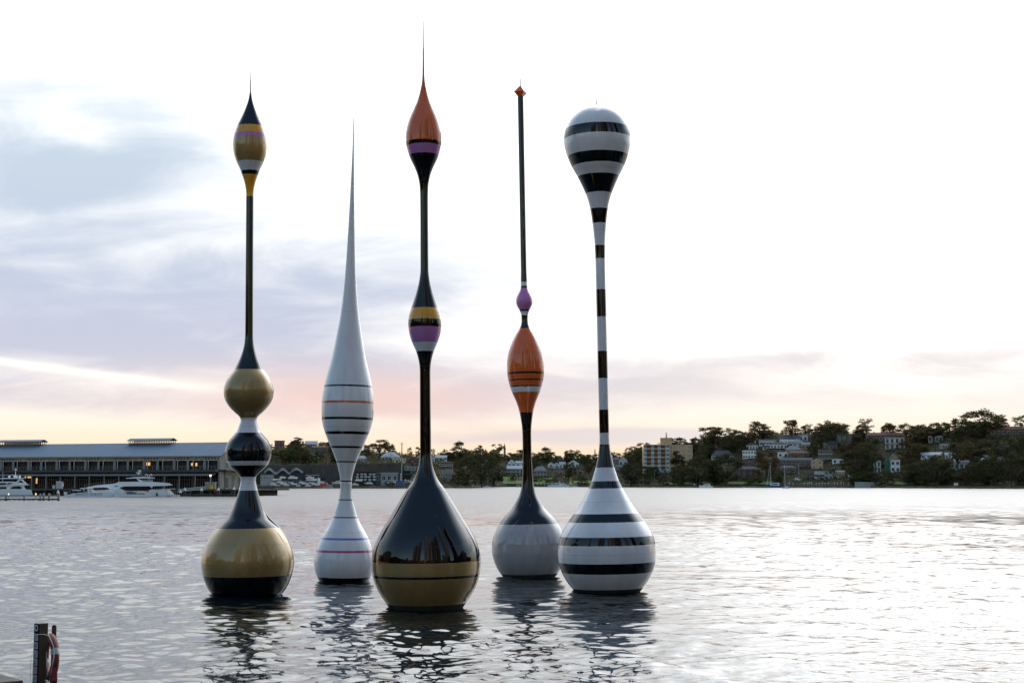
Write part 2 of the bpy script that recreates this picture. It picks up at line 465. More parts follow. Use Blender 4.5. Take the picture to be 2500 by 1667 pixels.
def ground_at(u, v):
    y0 = float(np.interp(u, _su, _sy)); ts = np.linspace(1.0, TR + 40, 540)
    z = terr(u, ts); zz = np.array([zpix(v, y0 + t) for t in ts])
    k = np.nonzero(z >= zz)[0]
    t = ts[k[0]] if len(k) else TR + 20
    Y = y0 + t
    return Vector((xpix(u, Y), Y, float(terr(u, t))))


def sheet(name, u0, u1, t0, t1, m, lift=0.25, n=24):
    us, ts = np.linspace(u0, u1, n), np.linspace(t0, t1, 10)
    mb = MB(); vs = []
    for u in us:
        for t in ts:
            Y = float(np.interp(u, _su, _sy)) + t
            vs.append((xpix(u, Y), Y, float(terr(u, t)) + lift))
    mb.add(vs, [(i * 10 + j, (i + 1) * 10 + j, (i + 1) * 10 + j + 1, i * 10 + j + 1) for i in range(n - 1) for j in range(9)])
    return struct(mb.build(name, m, smooth=True))


lawn = mat('lawn_grass', (0.075, 0.115, 0.03), 0.95, var=0.3, nscale=0.3, spec=0.1)
sheet('lawn', 1228, 1352, 6, 62, lawn, 0.6)
sheet('lawn', 1400, 1500, 10, 34, lawn, 0.6)
sheet('lawn', 1620, 1890, 2, 14, lawn, 0.6)
sheet('lawn', 2170, 2290, 2, 16, lawn, 0.6)

# ------------------------------------------------------------------ land and towers behind the viewer (they show in the glossy paint)
mb = MB(); mb.box(-1500, 1500, -2500, -7, -3, 2.4)
struct(mb.build('quay', mat('quay_paving', (0.06, 0.055, 0.05), 0.85, var=0.25, nscale=0.2)))
TOWERS = [(-34, 420, 26, 34, 'low', 0), (-26, 520, 40, 95, 'tan', 0), (-15, 560, 30, 128, 'dark', 1), (-6, 470, 34, 30, 'low', 2), (3, 500, 36, 165, 'dark', 0), (13, 620, 34, 150, 'tan', 1),
          (24, 560, 40, 140, 'grey', 2), (36, 520, 44, 155, 'dark', 1), (50, 430, 46, 60, 'low', 0), (60, 480, 44, 170, 'grey', 0), (82, 520, 50, 140, 'dark', 2), (-60, 480, 90, 24, 'low', 1), (-95, 520, 90, 26, 'low', 1), (108, 420, 60, 40, 'low', 2)]
_r = random.Random(12)
TOWERS = TOWERS + [(a_ + _r.uniform(-3, 3), _r.uniform(430, 640), _r.uniform(70, 110), _r.uniform(22, 44), 'low', _r.randrange(3)) for a_ in range(-118, 124, 9)]
tw_m = {'tan': mat('tower_concrete', (0.10, 0.075, 0.055), 0.7, nscale=0.05), 'dark': mat('tower_dark', (0.04, 0.036, 0.032), 0.4, nscale=0.05), 'grey': mat('tower_grey', (0.075, 0.07, 0.068), 0.6, nscale=0.05), 'low': mat('block_brick', (0.06, 0.045, 0.035), 0.8, nscale=0.05)}
glass = mat('window_glass', (0.018, 0.022, 0.026), 0.12, spec=0.6, var=0)
for k, (a, d, w, h, kind, st) in enumerate(TOWERS):
    a = R(a); d *= 0.42; w *= 0.85 if h > 70 else 0.6; h *= 2.0 if h > 70 else 1.0; x, y = math.sin(a) * d, -math.cos(a) * d
    nm = 'city_tower' if h > 70 else 'city_block'
    t = thing(nm, ('tall %s city tower across the road behind the viewpoint' if h > 70 else 'low %s city block behind the viewpoint') % {'tan': 'tan concrete', 'dark': 'dark', 'grey': 'grey', 'low': 'brick'}[kind], 'tower' if h > 70 else 'building', (x, y, 2.4), math.pi - a, 'city buildings behind the viewpoint')
    m1 = MB(); m1.box(-w / 2, w / 2, -w * .4, w * .4, 0, h)
    if st == 1: m1.box(-w * .3, w * .3, -w * .25, w * .25, h, h + 9)
    if st == 2: m1.box(-w * .5, w * .1, -w * .25, w * .25, h, h + 14)
    m1.build('wall', tw_m[kind], t)
    m2 = MB()
    for z in np.arange(3, h - 2, 3.6):
        m2.box(-w / 2 - .05, w / 2 + .05, -w * .4 - .05, w * .4 + .05, z, z + 1.7)
    m2.build('window_bands', glass, t)

# ------------------------------------------------------------------ the five floating sculptures
def paint(name, col, rough=0.32, metal=0.0):
    m = mat(name, col, rough, metal, 1.0, 0.0 if max(col) < .02 else 0.05, var=0.10, nscale=2.2, stretch=(1, 1, 0.12), bump=0.02, bscale=1.6)
    return m


P = {'black': paint('black_gloss_paint', (0.0022, 0.0026, 0.003)), 'white': paint('white_gloss_paint', (0.70, 0.71, 0.72)), 'grey': paint('grey_gloss_paint', (0.33, 0.33, 0.34)),
     'gold': paint('gold_metallic_paint', (0.36, 0.235, 0.085), 0.42, 0.35), 'yellow': paint('yellow_gloss_paint', (0.74, 0.34, 0.02)), 'orange': paint('orange_gloss_paint', (0.66, 0.125, 0.022)),
     'purple': paint('purple_gloss_paint', (0.50, 0.19, 0.46)), 'violet': paint('violet_gloss_paint', (0.15, 0.12, 0.48)), 'stain': mat('waterline_growth', (0.035, 0.035, 0.028), 0.7, var=0.4, nscale=3.0), 'magenta': paint('magenta_gloss_paint', (0.45, 0.055, 0.22))}
seam_m = mat('dark_seam', (0.06, 0.06, 0.06), 0.8, var=0)  # thin dark line of the panel joints
steel = mat('dull_steel', (0.10, 0.10, 0.11), 0.4, 0.6)


def floating_sculpture(label, ub, ut, vt, vw, prof, bands, antenna, seams=(), nseg=96):
    """prof: (v, half width) measured on the outline, top to waterline; bands: (colour, v of lower edge) from the top down."""
    Y = water_y(vw); B = at(ub, vw, Y); B.z = 0.0
    Tz = zpix(vt, Y); dep = Y * CP + (Tz - CAMH) * SP; Tx = (ut - CX) / F * dep
    t = thing('floating_sculpture', label, 'sculpture', B); t.rotation_euler = (0, math.atan2(Tx - B.x, Tz), 0)
    pv = np.array([p[0] for p in prof], float); pw = np.array([p[1] for p in prof], float)
    vq = np.arange(pv[0], pv[-1] + 0.01, 1.0); wq = pchip(pv, pw, vq)
    # gentle fairing of the measured outline
    sg = 4.0; kx = np.arange(-12, 13); ker = np.exp(-(kx / sg) ** 2 / 2); ker /= ker.sum()
    pad = np.concatenate([2 * wq[0] - wq[12:0:-1], wq, 2 * wq[-1] - wq[-2:-14:-1]])
    wq = np.maximum(np.convolve(pad, ker, 'valid'), 0.15)
    zq = np.array([zpix(v, Y) for v in vq]); dq = Y * CP + (zq - CAMH) * SP; rq = wq * dq / F
    zq[-1] = min(zq[-1], 0.0)
    zs, rs = zq[::-1], rq[::-1]                      # ascending height
    # close the hull below the water
    zl, rl = zs[0], rs[0]; dr = (rs[6] - rs[0]) / (zs[6] - zs[0])
    zz = np.array([-0.2, -0.45, -0.7]); below = [(zl + z, max(rl + dr * z * 1.1, 0.25)) for z in zz][::-1]
    zs = np.concatenate([[b[0] for b in below], zs]); rs = np.concatenate([[b[1] for b in below], rs])

    def rz(z): return np.interp(z, zs, rs)

    edges = [zs[-1]]
    for col, v in bands[:-1]:
        z = zpix(v, Y)
        for _ in range(4): z = zpix(v, Y - float(rz(z)))
        edges.append(z)
    edges.append(zs[0])
    th = np.linspace(0, 2 * np.pi, nseg, endpoint=False); cs, sn = np.cos(th), np.sin(th)
    step = 5.0 * Y / F
    for k, (col, _) in enumerate(bands):
        z1, z0 = edges[k], edges[k + 1]; n = max(2, int(math.ceil((z1 - z0) / step)) + 1)
        z = np.linspace(z0, z1, n); r = rz(z); e = 2.5 * Y / F
        sl = (rz(z + e) - rz(z - e)) / (2 * e)
        vs = np.stack([r[:, None] * cs, r[:, None] * sn, np.repeat(z[:, None], nseg, 1)], -1).reshape(-1, 3)
        nr = np.stack([np.repeat(cs[None], n, 0), np.repeat(sn[None], n, 0), np.repeat(-sl[:, None], nseg, 1)], -1).reshape(-1, 3)
        nr /= np.linalg.norm(nr, axis=1)[:, None]
        fs = [(i * nseg + j, i * nseg + (j + 1) % nseg, (i + 1) * nseg + (j + 1) % nseg, (i + 1) * nseg + j) for i in range(n - 1) for j in range(nseg)]
        if k == 0: fs.append(tuple((n - 1) * nseg + j for j in range(nseg))); 
        if k == len(bands) - 1: fs.append(tuple(range(nseg - 1, -1, -1)))
        me = bpy.data.meshes.new(col + '_band'); me.from_pydata(vs.tolist(), [], fs); me.materials.append(P[col])
        me.polygons.foreach_set('use_smooth', [True] * len(fs)); me.update()
        me.normals_split_custom_set_from_vertices(nr.tolist())
        link(col + '_band', me, t)
    for v in seams:
        z = zpix(v, Y - float(rz(zpix(v, Y)))); r = float(rz(z)); m = MB()
        m.path([((r + .0005) * math.cos(q), (r + .0005) * math.sin(q), z) for q in np.linspace(0, 2 * math.pi, 64, endpoint=False)], .0025, 4, closed=True); m.build('seam', seam_m, t)
    a = MB(); zt = zs[-1]; s = Y / F
    v0, v1, w0 = antenna
    zm, ze = zpix(v1, Y), zpix(v0, Y)
    a.tube((0, 0, zt - 0.02), (0, 0, zm), w0 * s * 1.6, w0 * s * 1.3, 8); a.tube((0, 0, zm), (0, 0, ze), 0.9 * s, 0.6 * s, 6)
    a.build('antenna', steel, t)
    return t, Y


S1 = [(221.6, 1), (243.7, 4.7), (264.7, 11.9), (283.7, 20.1), (304.7, 30.3), (321.6, 36.6), (338.4, 40.4), (355.3, 41.6), (372, 39.8), (393, 33.6), (416, 23), (426.8, 19.2), (443.7, 13.6), (460.5, 10.2), (479, 9), (560, 9), (700, 9.3), (820, 9.8), (832.6, 10.5),
      (851.6, 14), (872.6, 21), (891.6, 29.7), (900, 33.9), (914.7, 45.5), (933.7, 55.8), (954.7, 60.7), (971.6, 58.2), (988.4, 49.8), (1005, 35.3), (1017.9, 20.5), (1023, 18.4), (1030.5, 20), (1043, 24.5), (1054.7, 29.7), (1064, 38.4), (1079, 49.5), (1102, 56.2), (1114.7, 54.7),
      (1135.5, 46.2), (1145.6, 36.8), (1156.8, 22.9), (1164, 18.4), (1171, 17.7), (1183.6, 20), (1197, 22.8), (1223.8, 31.3), (1241.6, 38.2), (1259.5, 49.1), (1272.9, 63), (1290.7, 79), (1308.6, 91), (1331, 102.5), (1353, 109.4), (1371, 111.8), (1389, 110.3), (1411, 105), (1429, 97.7), (1442.6, 90), (1452.6, 82)]
floating_sculpture('tall black and gold float with three bulbs and a yellow and purple pointed head', 604.5, 611.5, 221.6, 1452.6, S1,
    [('black', 302.6), ('yellow', 320), ('purple', 329.6), ('gold', 390), ('white', 414), ('black', 424), ('yellow', 478.6), ('black', 900), ('gold', 1019), ('white', 1055.4), ('black', 1124.8), ('white', 1135.6), ('black', 1163), ('white', 1197), ('black', 1290.5), ('gold', 1409.5), ('black', 1455)], (178, 197, 0.9), (284, 373, 1040, 1180, 1331, 1390))
S2 = [(290, 1.0), (343, 1.6), (438, 3.8), (517, 6.5), (596, 9.5), (675, 13.6), (754, 20.7), (813.6, 30), (873, 41.3), (907.7, 50.2), (941, 57.8), (963, 61.6), (980.7, 63.4), (1000, 63.8), (1022, 62.1), (1040.8, 58.5), (1059, 52.5), (1076, 45.5), (1090.7, 39), (1109, 31.2),
      (1125.8, 24.6), (1148, 18.5), (1160, 15.6), (1173, 13.8), (1191.8, 13.8), (1204.7, 15), (1219.5, 17.2), (1239.8, 23.2), (1262, 30.2), (1280.5, 39.3), (1299, 50.5), (1313.8, 58.2), (1330, 65.2), (1347, 70), (1371, 73.5), (1386, 72.3), (1400.6, 68), (1410, 64), (1417.5, 60)]
floating_sculpture('white float with a long needle point and thin black, orange, violet and magenta rings', 839.5, 864, 290, 1417.5, S2,
    [('white', 937.7), ('black', 942), ('white', 976.9), ('orange', 982), ('white', 1016.8), ('black', 1022.7), ('white', 1051.9), ('black', 1059), ('white', 1088), ('black', 1093), ('white', 1125), ('black', 1128.3), ('white', 1172.4), ('black', 1175.5), ('white', 1218.2), ('black', 1221),
     ('white', 1261.6), ('black', 1264.4), ('white', 1313.4), ('violet', 1318.4), ('white', 1343.9), ('magenta', 1349.8), ('white', 1411), ('black', 1420)], (280, 286, 0.5), (560, 760, 1040, 1185, 1300))
S3 = [(119, 1.9), (153, 2.1), (183.8, 2.6), (202, 4.1), (223.6, 8.7), (245, 15), (266.5, 24.7), (288, 34.5), (309, 40.9), (330.8, 44.1), (349, 43.8), (367.5, 40), (386, 33.8), (407, 23.7), (428.8, 15.4), (453, 10.9), (478, 9.8), (560, 9.6), (660, 9.9), (672, 11.1), (690.6, 14.2), (710.5, 19.3),
      (728.9, 25.2), (750, 32.2), (764, 37), (777.8, 39.8), (788.5, 40.7), (803.8, 39.7), (820.7, 36.2), (834.4, 31.8), (855.9, 22.2), (874, 16.8), (889.5, 13.9), (905, 13), (960, 13), (1040, 13.4), (1105, 13.5), (1123, 15), (1141, 18.2), (1154.6, 22.5), (1171, 30.2), (1192.5, 46), (1206.7, 54.8), (1230, 69.4), (1267.5, 92.4), (1294, 108.7),
      (1321, 122.3), (1347.8, 130.6), (1369, 133), (1390.7, 132), (1414.8, 127.3), (1438.9, 117.4), (1460, 105), (1482, 90)]
floating_sculpture('tallest float with a great black teardrop base, gold waterline and orange spire head', 1041, 1033.4, 119, 1482, S3,
    [('orange', 339), ('black', 348.2), ('purple', 372), ('black', 749.2), ('yellow', 776.6), ('black', 795.4), ('purple', 833.4), ('white', 855.9), ('black', 1375.4), ('gold', 1408.9), ('black', 1414.8), ('gold', 1479), ('stain', 1490)], (27, 51, 0.9), (256, 437, 700, 1190, 1335))
S4 = [(236, 7.2), (300, 7.1), (399, 7.0), (660, 6.9), (686, 7.6), (702.5, 7.7), (709.6, 10.4), (719, 16.2), (728.4, 19.8), (737.9, 20.6), (747.3, 17.7), (754.4, 13.3), (764, 9.2), (770, 7.8), (785, 7.6), (795.7, 10), (800.4, 12.2), (813.4, 21), (830, 29.7), (848.8, 37.4), (867.7, 42.7), (886.5, 45.3), (905.4, 45.6),
      (924, 43.3), (943, 38.7), (957, 34.2), (976, 26), (990, 20.8), (1006, 16.6), (1023, 13.8), (1040, 11.7), (1055, 10.8), (1099.5, 10.7), (1144, 12.2), (1174, 13.8), (1187, 15.2), (1203.6, 19.2), (1221.4, 28.4), (1239.3, 39), (1250, 49), (1260.7, 59.6), (1278.6, 72.5), (1292.9, 80.4), (1310.7, 87), (1328.6, 90.2),
      (1346.4, 90.4), (1360.7, 87.7), (1378.6, 82), (1392.9, 74.8), (1407, 64)]
s4, Y4 = floating_sculpture('float with a plain grey round base, orange egg body and an orange faceted finial', 1292.5, 1270.8, 236, 1407, S4,
    [('black', 687.6), ('white', 697), ('black', 702.5), ('purple', 755), ('black', 758.8), ('white', 769), ('black', 800.4), ('orange', 905.9), ('black', 910.6), ('orange', 923.8), ('black', 927), ('orange', 939.6), ('black', 942.5), ('white', 955.7), ('orange', 1006), ('black', 1280), ('grey', 1403), ('stain', 1412)], (177, 194, 0.8), (250, 860, 985, 1195, 1330))
mb = MB(); s = Y4 / F; zc = zpix(226.2, Y4); ro = 18.6 * s; rb = 7.6 * s
zb, ztp = zpix(236.5, Y4), zpix(208.5, Y4)
an = [R(-62) + k * math.pi / 2 for k in range(4)]
vs = [(ro * math.cos(a), ro * math.sin(a), zc) for a in an] + [(rb * math.cos(a), rb * math.sin(a), zb) for a in an] + [(0, 0, ztp)]
mb.add(vs, [(0, 1, 8), (1, 2, 8), (2, 3, 8), (3, 0, 8), (4, 5, 1, 0), (5, 6, 2, 1), (6, 7, 3, 2), (7, 4, 0, 3), (7, 6, 5, 4)])
mb.build('finial', P['orange'], s4)
S5 = [(259.5, 14), (262, 25), (270, 44), (283, 60), (300, 72.3), (317.6, 79.2), (337, 82.4), (354.4, 81.6), (371.8, 77.5), (389, 71.5), (404.3, 65), (430, 51), (449.8, 41.6), (471.5, 32.3), (491, 26), (508.3, 22.1), (527.9, 19), (543, 17.3), (560, 15.6), (597.6, 12.8), (629.6, 12), (704.8, 11.8), (855, 11.9), (998, 11.8),
      (1060, 11.8), (1084.6, 12.6), (1099.5, 14.2), (1118.9, 17.6), (1140, 22.6), (1159, 28.4), (1175, 33.6), (1191.5, 41.7), (1217, 56), (1243, 72), (1258.8, 83.8), (1274.5, 94.6), (1295.4, 107), (1311, 114), (1332, 119), (1353, 120.2), (1373.9, 117.7), (1394.8, 111.4), (1415.7, 100.7), (1431.4, 89.5), (1442.5, 80)]
_w, _b = 'white', 'black'
floating_sculpture('black and white striped float with a round balloon head and a broad striped base', 1483.8, 1457, 259.5, 1442.5, S5,
    [(_w, 297.4), (_b, 321.2), (_w, 365.7), (_b, 393), (_w, 421.2), (_b, 466.7), (_w, 506.6), (_b, 542.6), (_w, 597.6), (_b, 629.6), (_w, 705.2), (_b, 771.8), (_w, 856), (_b, 922.3), (_w, 999.4), (_b, 1055.8), (_w, 1084.3), (_b, 1140.6), (_w, 1174), (_b, 1191.8), (_w, 1254.4), (_b, 1275.3), (_w, 1311.9), (_b, 1332.8), (_w, 1377), (_b, 1402), (_w, 1440), ('stain', 1450)], (235, 249, 0.9), (268, 405, 560, 900, 1100, 1225, 1355))
# ------------------------------------------------------------------ shared bits for the far shore
M_white = mat('white_render', (0.62, 0.62, 0.60), 0.7, var=0.12, nscale=0.3)
M_cream = mat('cream_render', (0.50, 0.42, 0.25), 0.7, var=0.15, nscale=0.3)
M_grey = mat('grey_render', (0.26, 0.27, 0.27), 0.7, var=0.15, nscale=0.3)
M_pale = mat('pale_grey_render', (0.42, 0.43, 0.43), 0.7, var=0.15, nscale=0.3)
M_brick = mat('red_brick', (0.12, 0.072, 0.052), 0.85, var=0.25, nscale=0.6)
M_pink = mat('pink_brick', (0.24, 0.15, 0.115), 0.85, var=0.2, nscale=0.6)
M_brown = mat('brown_brick', (0.10, 0.062, 0.045), 0.85, var=0.25, nscale=0.6)
M_tan = mat('tan_brick', (0.44, 0.31, 0.18), 0.85, var=0.15, nscale=0.6)
M_maroon = mat('maroon_boards', (0.12, 0.04, 0.035), 0.8, var=0.2, nscale=0.5)
M_stone = mat('sandstone_wall', (0.30, 0.24, 0.16), 0.85, var=0.25, nscale=0.5)
M_conc = mat('concrete', (0.24, 0.235, 0.225), 0.85, var=0.2, nscale=0.3)
M_slate = mat('slate_roof', (0.055, 0.06, 0.068), 0.9, spec=0.12, var=0.25, nscale=0.8)
M_metalroof = mat('pale_metal_roof', (0.28, 0.31, 0.34), 0.8, spec=0.15, var=0.12, nscale=0.6)
M_greyroof = mat('grey_metal_roof', (0.15, 0.165, 0.18), 0.8, spec=0.12, var=0.15, nscale=0.6)
M_tile = mat('brown_tile_roof', (0.085, 0.045, 0.035), 0.8, spec=0.12, var=0.3, nscale=0.8)
M_redroof = mat('red_metal_roof', (0.25, 0.09, 0.08), 0.6, spec=0.12, var=0.2, nscale=0.6)
M_greenroof = mat('green_metal_roof', (0.10, 0.15, 0.11), 0.6, spec=0.12, var=0.2, nscale=0.6)
M_trim = mat('white_trim_paint', (0.68, 0.68, 0.66), 0.5, var=0.05)
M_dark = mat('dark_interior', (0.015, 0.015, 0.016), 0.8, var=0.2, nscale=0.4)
M_timber = mat('weathered_timber', (0.075, 0.062, 0.05), 0.85, var=0.35, nscale=1.2, stretch=(1, 1, 0.2))
M_black = mat('black_metal', (0.018, 0.02, 0.022), 0.5, var=0.1)
M_gate = mat('grey_steel', (0.20, 0.21, 0.22), 0.5, 0.4, var=0.15)
M_gel = mat('white_gelcoat', (0.78, 0.79, 0.80), 0.22, coat=0.6, var=0.05, nscale=0.3)
M_blind = mat('tinted_glass', (0.012, 0.013, 0.016), 0.3, spec=0.12, var=0)
M_blue = mat('blue_canvas', (0.03, 0.07, 0.22), 0.7, var=0.15)
M_navy = mat('navy_gelcoat', (0.012, 0.03, 0.075), 0.25, coat=0.5, var=0.05)
M_teal = mat('blue_hull_paint', (0.02, 0.09, 0.17), 0.3, coat=0.4, var=0.05)
M_red = mat('red_paint', (0.40, 0.03, 0.025), 0.5, var=0.1)
M_yellow = mat('yellow_paint', (0.55, 0.42, 0.02), 0.5, var=0.1)
M_green = mat('green_paint', (0.015, 0.14, 0.07), 0.5, var=0.1)
M_warm = mat('warm_lamp_glow', (0.6, 0.4, 0.2), 0.5, var=0, emit=((1.0, 0.55, 0.18), 0.09))
M_lamp = mat('lamp_globe', (0.8, 0.75, 0.6), 0.4, var=0, emit=((1.0, 0.85, 0.45), 0.2))
M_sash = mat('cream_window_frame', (0.42, 0.40, 0.36), 0.6, var=0.1)

WIN = {}


def win_mesh(w, h, fm, bars, gm=None):
    key = (round(w, 1), round(h, 1), fm.name, bars, gm.name if gm else '')
    if key not in WIN:
        f = MB(); t = 0.10
        f.box(-w / 2, w / 2, -0.10, 0.02, 0, t); f.box(-w / 2, w / 2, -0.10, 0.02, h - t, h)
        f.box(-w / 2, -w / 2 + t, -0.10, 0.02, t, h - t); f.box(w / 2 - t, w / 2, -0.10, 0.02, t, h - t)
        for k in range(bars):
            x = -w / 2 + (k + 1) * w / (bars + 1); f.box(x - t / 2, x + t / 2, -0.09, 0.02, t, h - t)
        p = MB(); p.box(-w / 2 + t, w / 2 - t, -0.05, 0.015, t, h - t)
        WIN[key] = (f.mesh('window', fm), p.mesh('pane', gm or M_blind))
    return WIN[key]


def window(parent, x, y, z, w, h, fm=None, bars=1, gm=None, rot=0.0):
    fme, pme = win_mesh(w, h, fm or M_trim, bars, gm)
    o = link('window', fme, parent, (x, y, z), (0, 0, rot))
    link('pane', pme, o)
    return o


def face_cam(p): return -math.atan2(p[0], p[1])


def roof_mesh(kind, w, d, ze, zr, ov=0.45):
    m = MB(); x0, x1, y0, y1 = -w / 2 - ov, w / 2 + ov, -ov, d + ov; t = 0.22
    if kind == 'flat':
        m.box(x0, x1, y0, y1, ze, max(zr, ze + 0.3)); return m
    if kind == 'skillion':
        m.add([(x0, y0, zr), (x1, y0, zr), (x1, y1, ze), (x0, y1, ze), (x0, y0, zr + t), (x1, y0, zr + t), (x1, y1, ze + t), (x0, y1, ze + t)],
              [(0, 3, 2, 1), (4, 5, 6, 7), (0, 1, 5, 4), (1, 2, 6, 5), (2, 3, 7, 6), (3, 0, 4, 7)]); return m
    ym = (y0 + y1) / 2
    if kind == 'gable':            # ridge across the view
        top = [(x0, y0, ze), (x1, y0, ze), (x1, ym, zr), (x0, ym, zr), (x0, y1, ze), (x1, y1, ze)]
        fs = [(0, 1, 2, 3), (3, 2, 5, 4)]
    elif kind == 'front':          # gable end faces the water
        top = [(x0, y0, ze), (0, y0, zr), (0, y1, zr), (x0, y1, ze), (x1, y0, ze), (x1, y1, ze)]
        fs = [(0, 1, 2, 3), (1, 4, 5, 2)]
    else:                          # hip
        r = min(w, d) * 0.42
        top = [(x0, y0, ze), (x1, y0, ze), (x1, y1, ze), (x0, y1, ze), (x0 + r, ym, zr), (x1 - r, ym, zr)]
        fs = [(0, 1, 5, 4), (1, 2, 5), (2, 3, 4, 5), (3, 0, 4)]
    n = len(top)
    vs = top + [(a, b, c - t) for a, b, c in top]
    m.add(vs, fs + [tuple(n + i for i in reversed(f)) for f in fs])
    ed = {}
    for f in fs:
        for i in range(len(f)): ed[(f[i], f[(i + 1) % len(f)])] = 1
    m.add(vs, [(b, a, n + a, n + b) for a, b in ed if (b, a) not in ed])
    return m


def house(label, u0, u1, ve, vb, kind='gable', vr=None, wall=None, roof=None, rows=1, cols=3, yaw=0.0, depth=None, wsize=None, balcony=False, chimney=0, name='house', cat='house', vg=None, frame=None, bars=1, dorm=0, inner=None):
    um = (u0 + u1) / 2; g = ground_at(um, vg or vb); Y = g.y; s = Y / F
    t = thing(name, label, cat, (xpix(um, Y), Y, zpix(vb, Y)), face_cam(g) + R(yaw))
    w = (u1 - u0) * s / max(0.6, math.cos(R(yaw))); h = (vb - ve) * s; zr = (vb - vr) * s if vr else h + 0.3; d = depth or max(5.0, min(w * 0.75, 12))
    wl = wall or M_white; m = MB()
    m.box(-w / 2, w / 2, 0, d, -5, h - 0.02)
    if kind == 'front': m.add([(-w / 2, 0, h - .02), (w / 2, 0, h - .02), (0, 0, zr - .25), (-w / 2, d, h - .02), (w / 2, d, h - .02), (0, d, zr - .25)], [(0, 1, 2), (4, 3, 5), (0, 2, 5, 3), (1, 4, 5, 2)])
    if kind == 'gable': m.add([(-w / 2, 0, h - .02), (-w / 2, d, h - .02), (-w / 2, d / 2, zr - .25), (w / 2, 0, h - .02), (w / 2, d, h - .02), (w / 2, d / 2, zr - .25)], [(1, 0, 2), (3, 4, 5), (0, 3, 5, 2), (4, 1, 2, 5)])
    m.build('wall', wl, t)
    ro = roof_mesh(kind, w, d, h, zr).build('roof', roof or M_slate, t)
    for k in range(chimney):
        c = MB(); x = w * (0.25 - 0.5 * k); c.box(x - .5, x + .5, d * .5 - .4, d * .5 + .4, h, zr + 1.3); c.box(x - .6, x + .6, d * .5 - .5, d * .5 + .5, zr + 1.3, zr + 1.5); c.build('chimney', wl, ro)
    for k in range(dorm):
        x = w * ((k + 1) / (dorm + 1) - 0.5); c = MB(); zz = h + (zr - h) * .25; q = 1.1
        c.box(x - q, x + q, d * .12, d * .45, h, zz + 1.1); c.add([(x - q - .2, d * .1, zz + 1.1), (x + q + .2, d * .1, zz + 1.1), (x, d * .1, zz + 2.0), (x - q - .2, d * .5, zz + 1.1), (x + q + .2, d * .5, zz + 1.1), (x, d * .5, zz + 2.0)], [(0, 1, 2), (0, 2, 5, 3), (1, 4, 5, 2)])
        dm = c.build('dormer', wl, ro)
    rh = h / rows
    for r in range(rows):
        if balcony:
            b = MB(); z = r * rh
            b.box(-w / 2 - .1, w / 2 + .1, -1.6, -0.02, z - .12, z + .12); b.build('balcony_slab', M_trim if balcony is True else balcony, t)
            c = MB(); c.box(-w / 2, w / 2, -1.55, -1.48, z + .95, z + 1.05)
            for x in np.arange(-w / 2, w / 2 + .01, max(1.2, w / 8)): c.box(x - .04, x + .04, -1.55, -1.48, z + .12, z + .95)
            c.build('balcony_rail', M_gate, t)
        ww, wh = wsize or (min(w / cols * 0.6, 2.2), rh * 0.52)
        for c in range(cols):
            x = -w / 2 + (c + 0.5) * w / cols
            window(t, x, -0.02, r * rh + rh * (0.08 if balcony else 0.24), ww, rh * 0.8 if balcony else wh, frame, bars)
    if kind == 'front' and (zr - h) > 2.4: window(t, 0, -0.02, h + .1, 1.0, 1.1, frame, 1)
    return t


# ------------------------------------------------------------------ houses of the far shore, left to right
house('square red brown block on the skyline beyond the long wharf shed', 669, 693, 1076, 1094, 'flat', 1075.4, M_maroon, M_maroon, 2, 3, name='apartment_building', cat='building', wsize=(1.0, 1.2))
house('brick hall with a wide white gabled roof among the ridge trees', 745, 773, 1084, 1094, 'gable', 1076, M_brick, M_metalroof, 1, 4)
house('brown terrace with white window band below the white roofed hall', 762, 800, 1092, 1104, 'gable', 1087.5, M_brown, M_tile, 2, 6)
house('pale grey gabled cottage peeping out beside the striped white float', 887, 903, 1094, 1103, 'front', 1088, M_pale, M_greyroof, 1, 2)
house('small cream pavilion with pyramid roof on the hill above the boatyard', 915, 933, 1106, 1113, 'hip', 1099, M_white, M_metalroof, 1, 2)
house('wide bungalow with pale metal roof and one dormer above the boatyard', 930, 976, 1115, 1123, 'hip', 1103, M_white, M_metalroof, 1, 5, dorm=1)
house('pale weatherboard cottage at the edge of the white needle float', 873, 894, 1118, 1129, 'hip', 1112, M_grey, M_metalroof, 1, 3)
house('cream terraced flats under the pale roofed bungalow', 958, 990, 1119, 1137, 'flat', 1118, M_cream, M_cream, 2, 5, vg=1132)
house('maroon gabled boathouse with a grey roof left of the black teardrop', 992, 1021, 1128, 1139, 'front', 1114, M_maroon, M_greyroof, 1, 2)
house('grey gabled house half behind the black shaft of the tallest float', 1018, 1061, 1113, 1125, 'front', 1105, M_pale, M_greyroof, 2, 3)
house('twin gabled white cottage on the hill right of the tallest float', 1063, 1090, 1117, 1124, 'gable', 1111, M_white, M_metalroof, 1, 3)
house('pink terrace house with a flat verandah above the stepped flats', 1071, 1106, 1131, 1145, 'skillion', 1129, M_pink, M_pale, 2, 4, balcony=M_pale)
house('stepped concrete flats with open balconies beside the black teardrop', 1076, 1106, 1147, 1176, 'flat', 1146, M_conc, M_conc, 3, 5, balcony=M_conc, name='apartment_building', cat='building')
house('stepped concrete flats with warm lit balcony left of the black teardrop', 987, 1021, 1139, 1158, 'flat', 1138, M_conc, M_conc, 2, 4, balcony=M_conc, name='apartment_building', cat='building')
house('tall white house with steep gable behind the pink terraces', 1240, 1258, 1129, 1142, 'front', 1120, M_white, M_metalroof, 1, 2)
house('white villa with chimney next to the steep white gable', 1259, 1282, 1129, 1142, 'gable', 1125, M_white, M_metalroof, 1, 2, chimney=1)
house('pink brick terrace with white balconies left of the faceted finial float', 1238, 1280, 1144, 1160, 'gable', 1136, M_pink, M_metalroof, 2, 4, balcony=True)
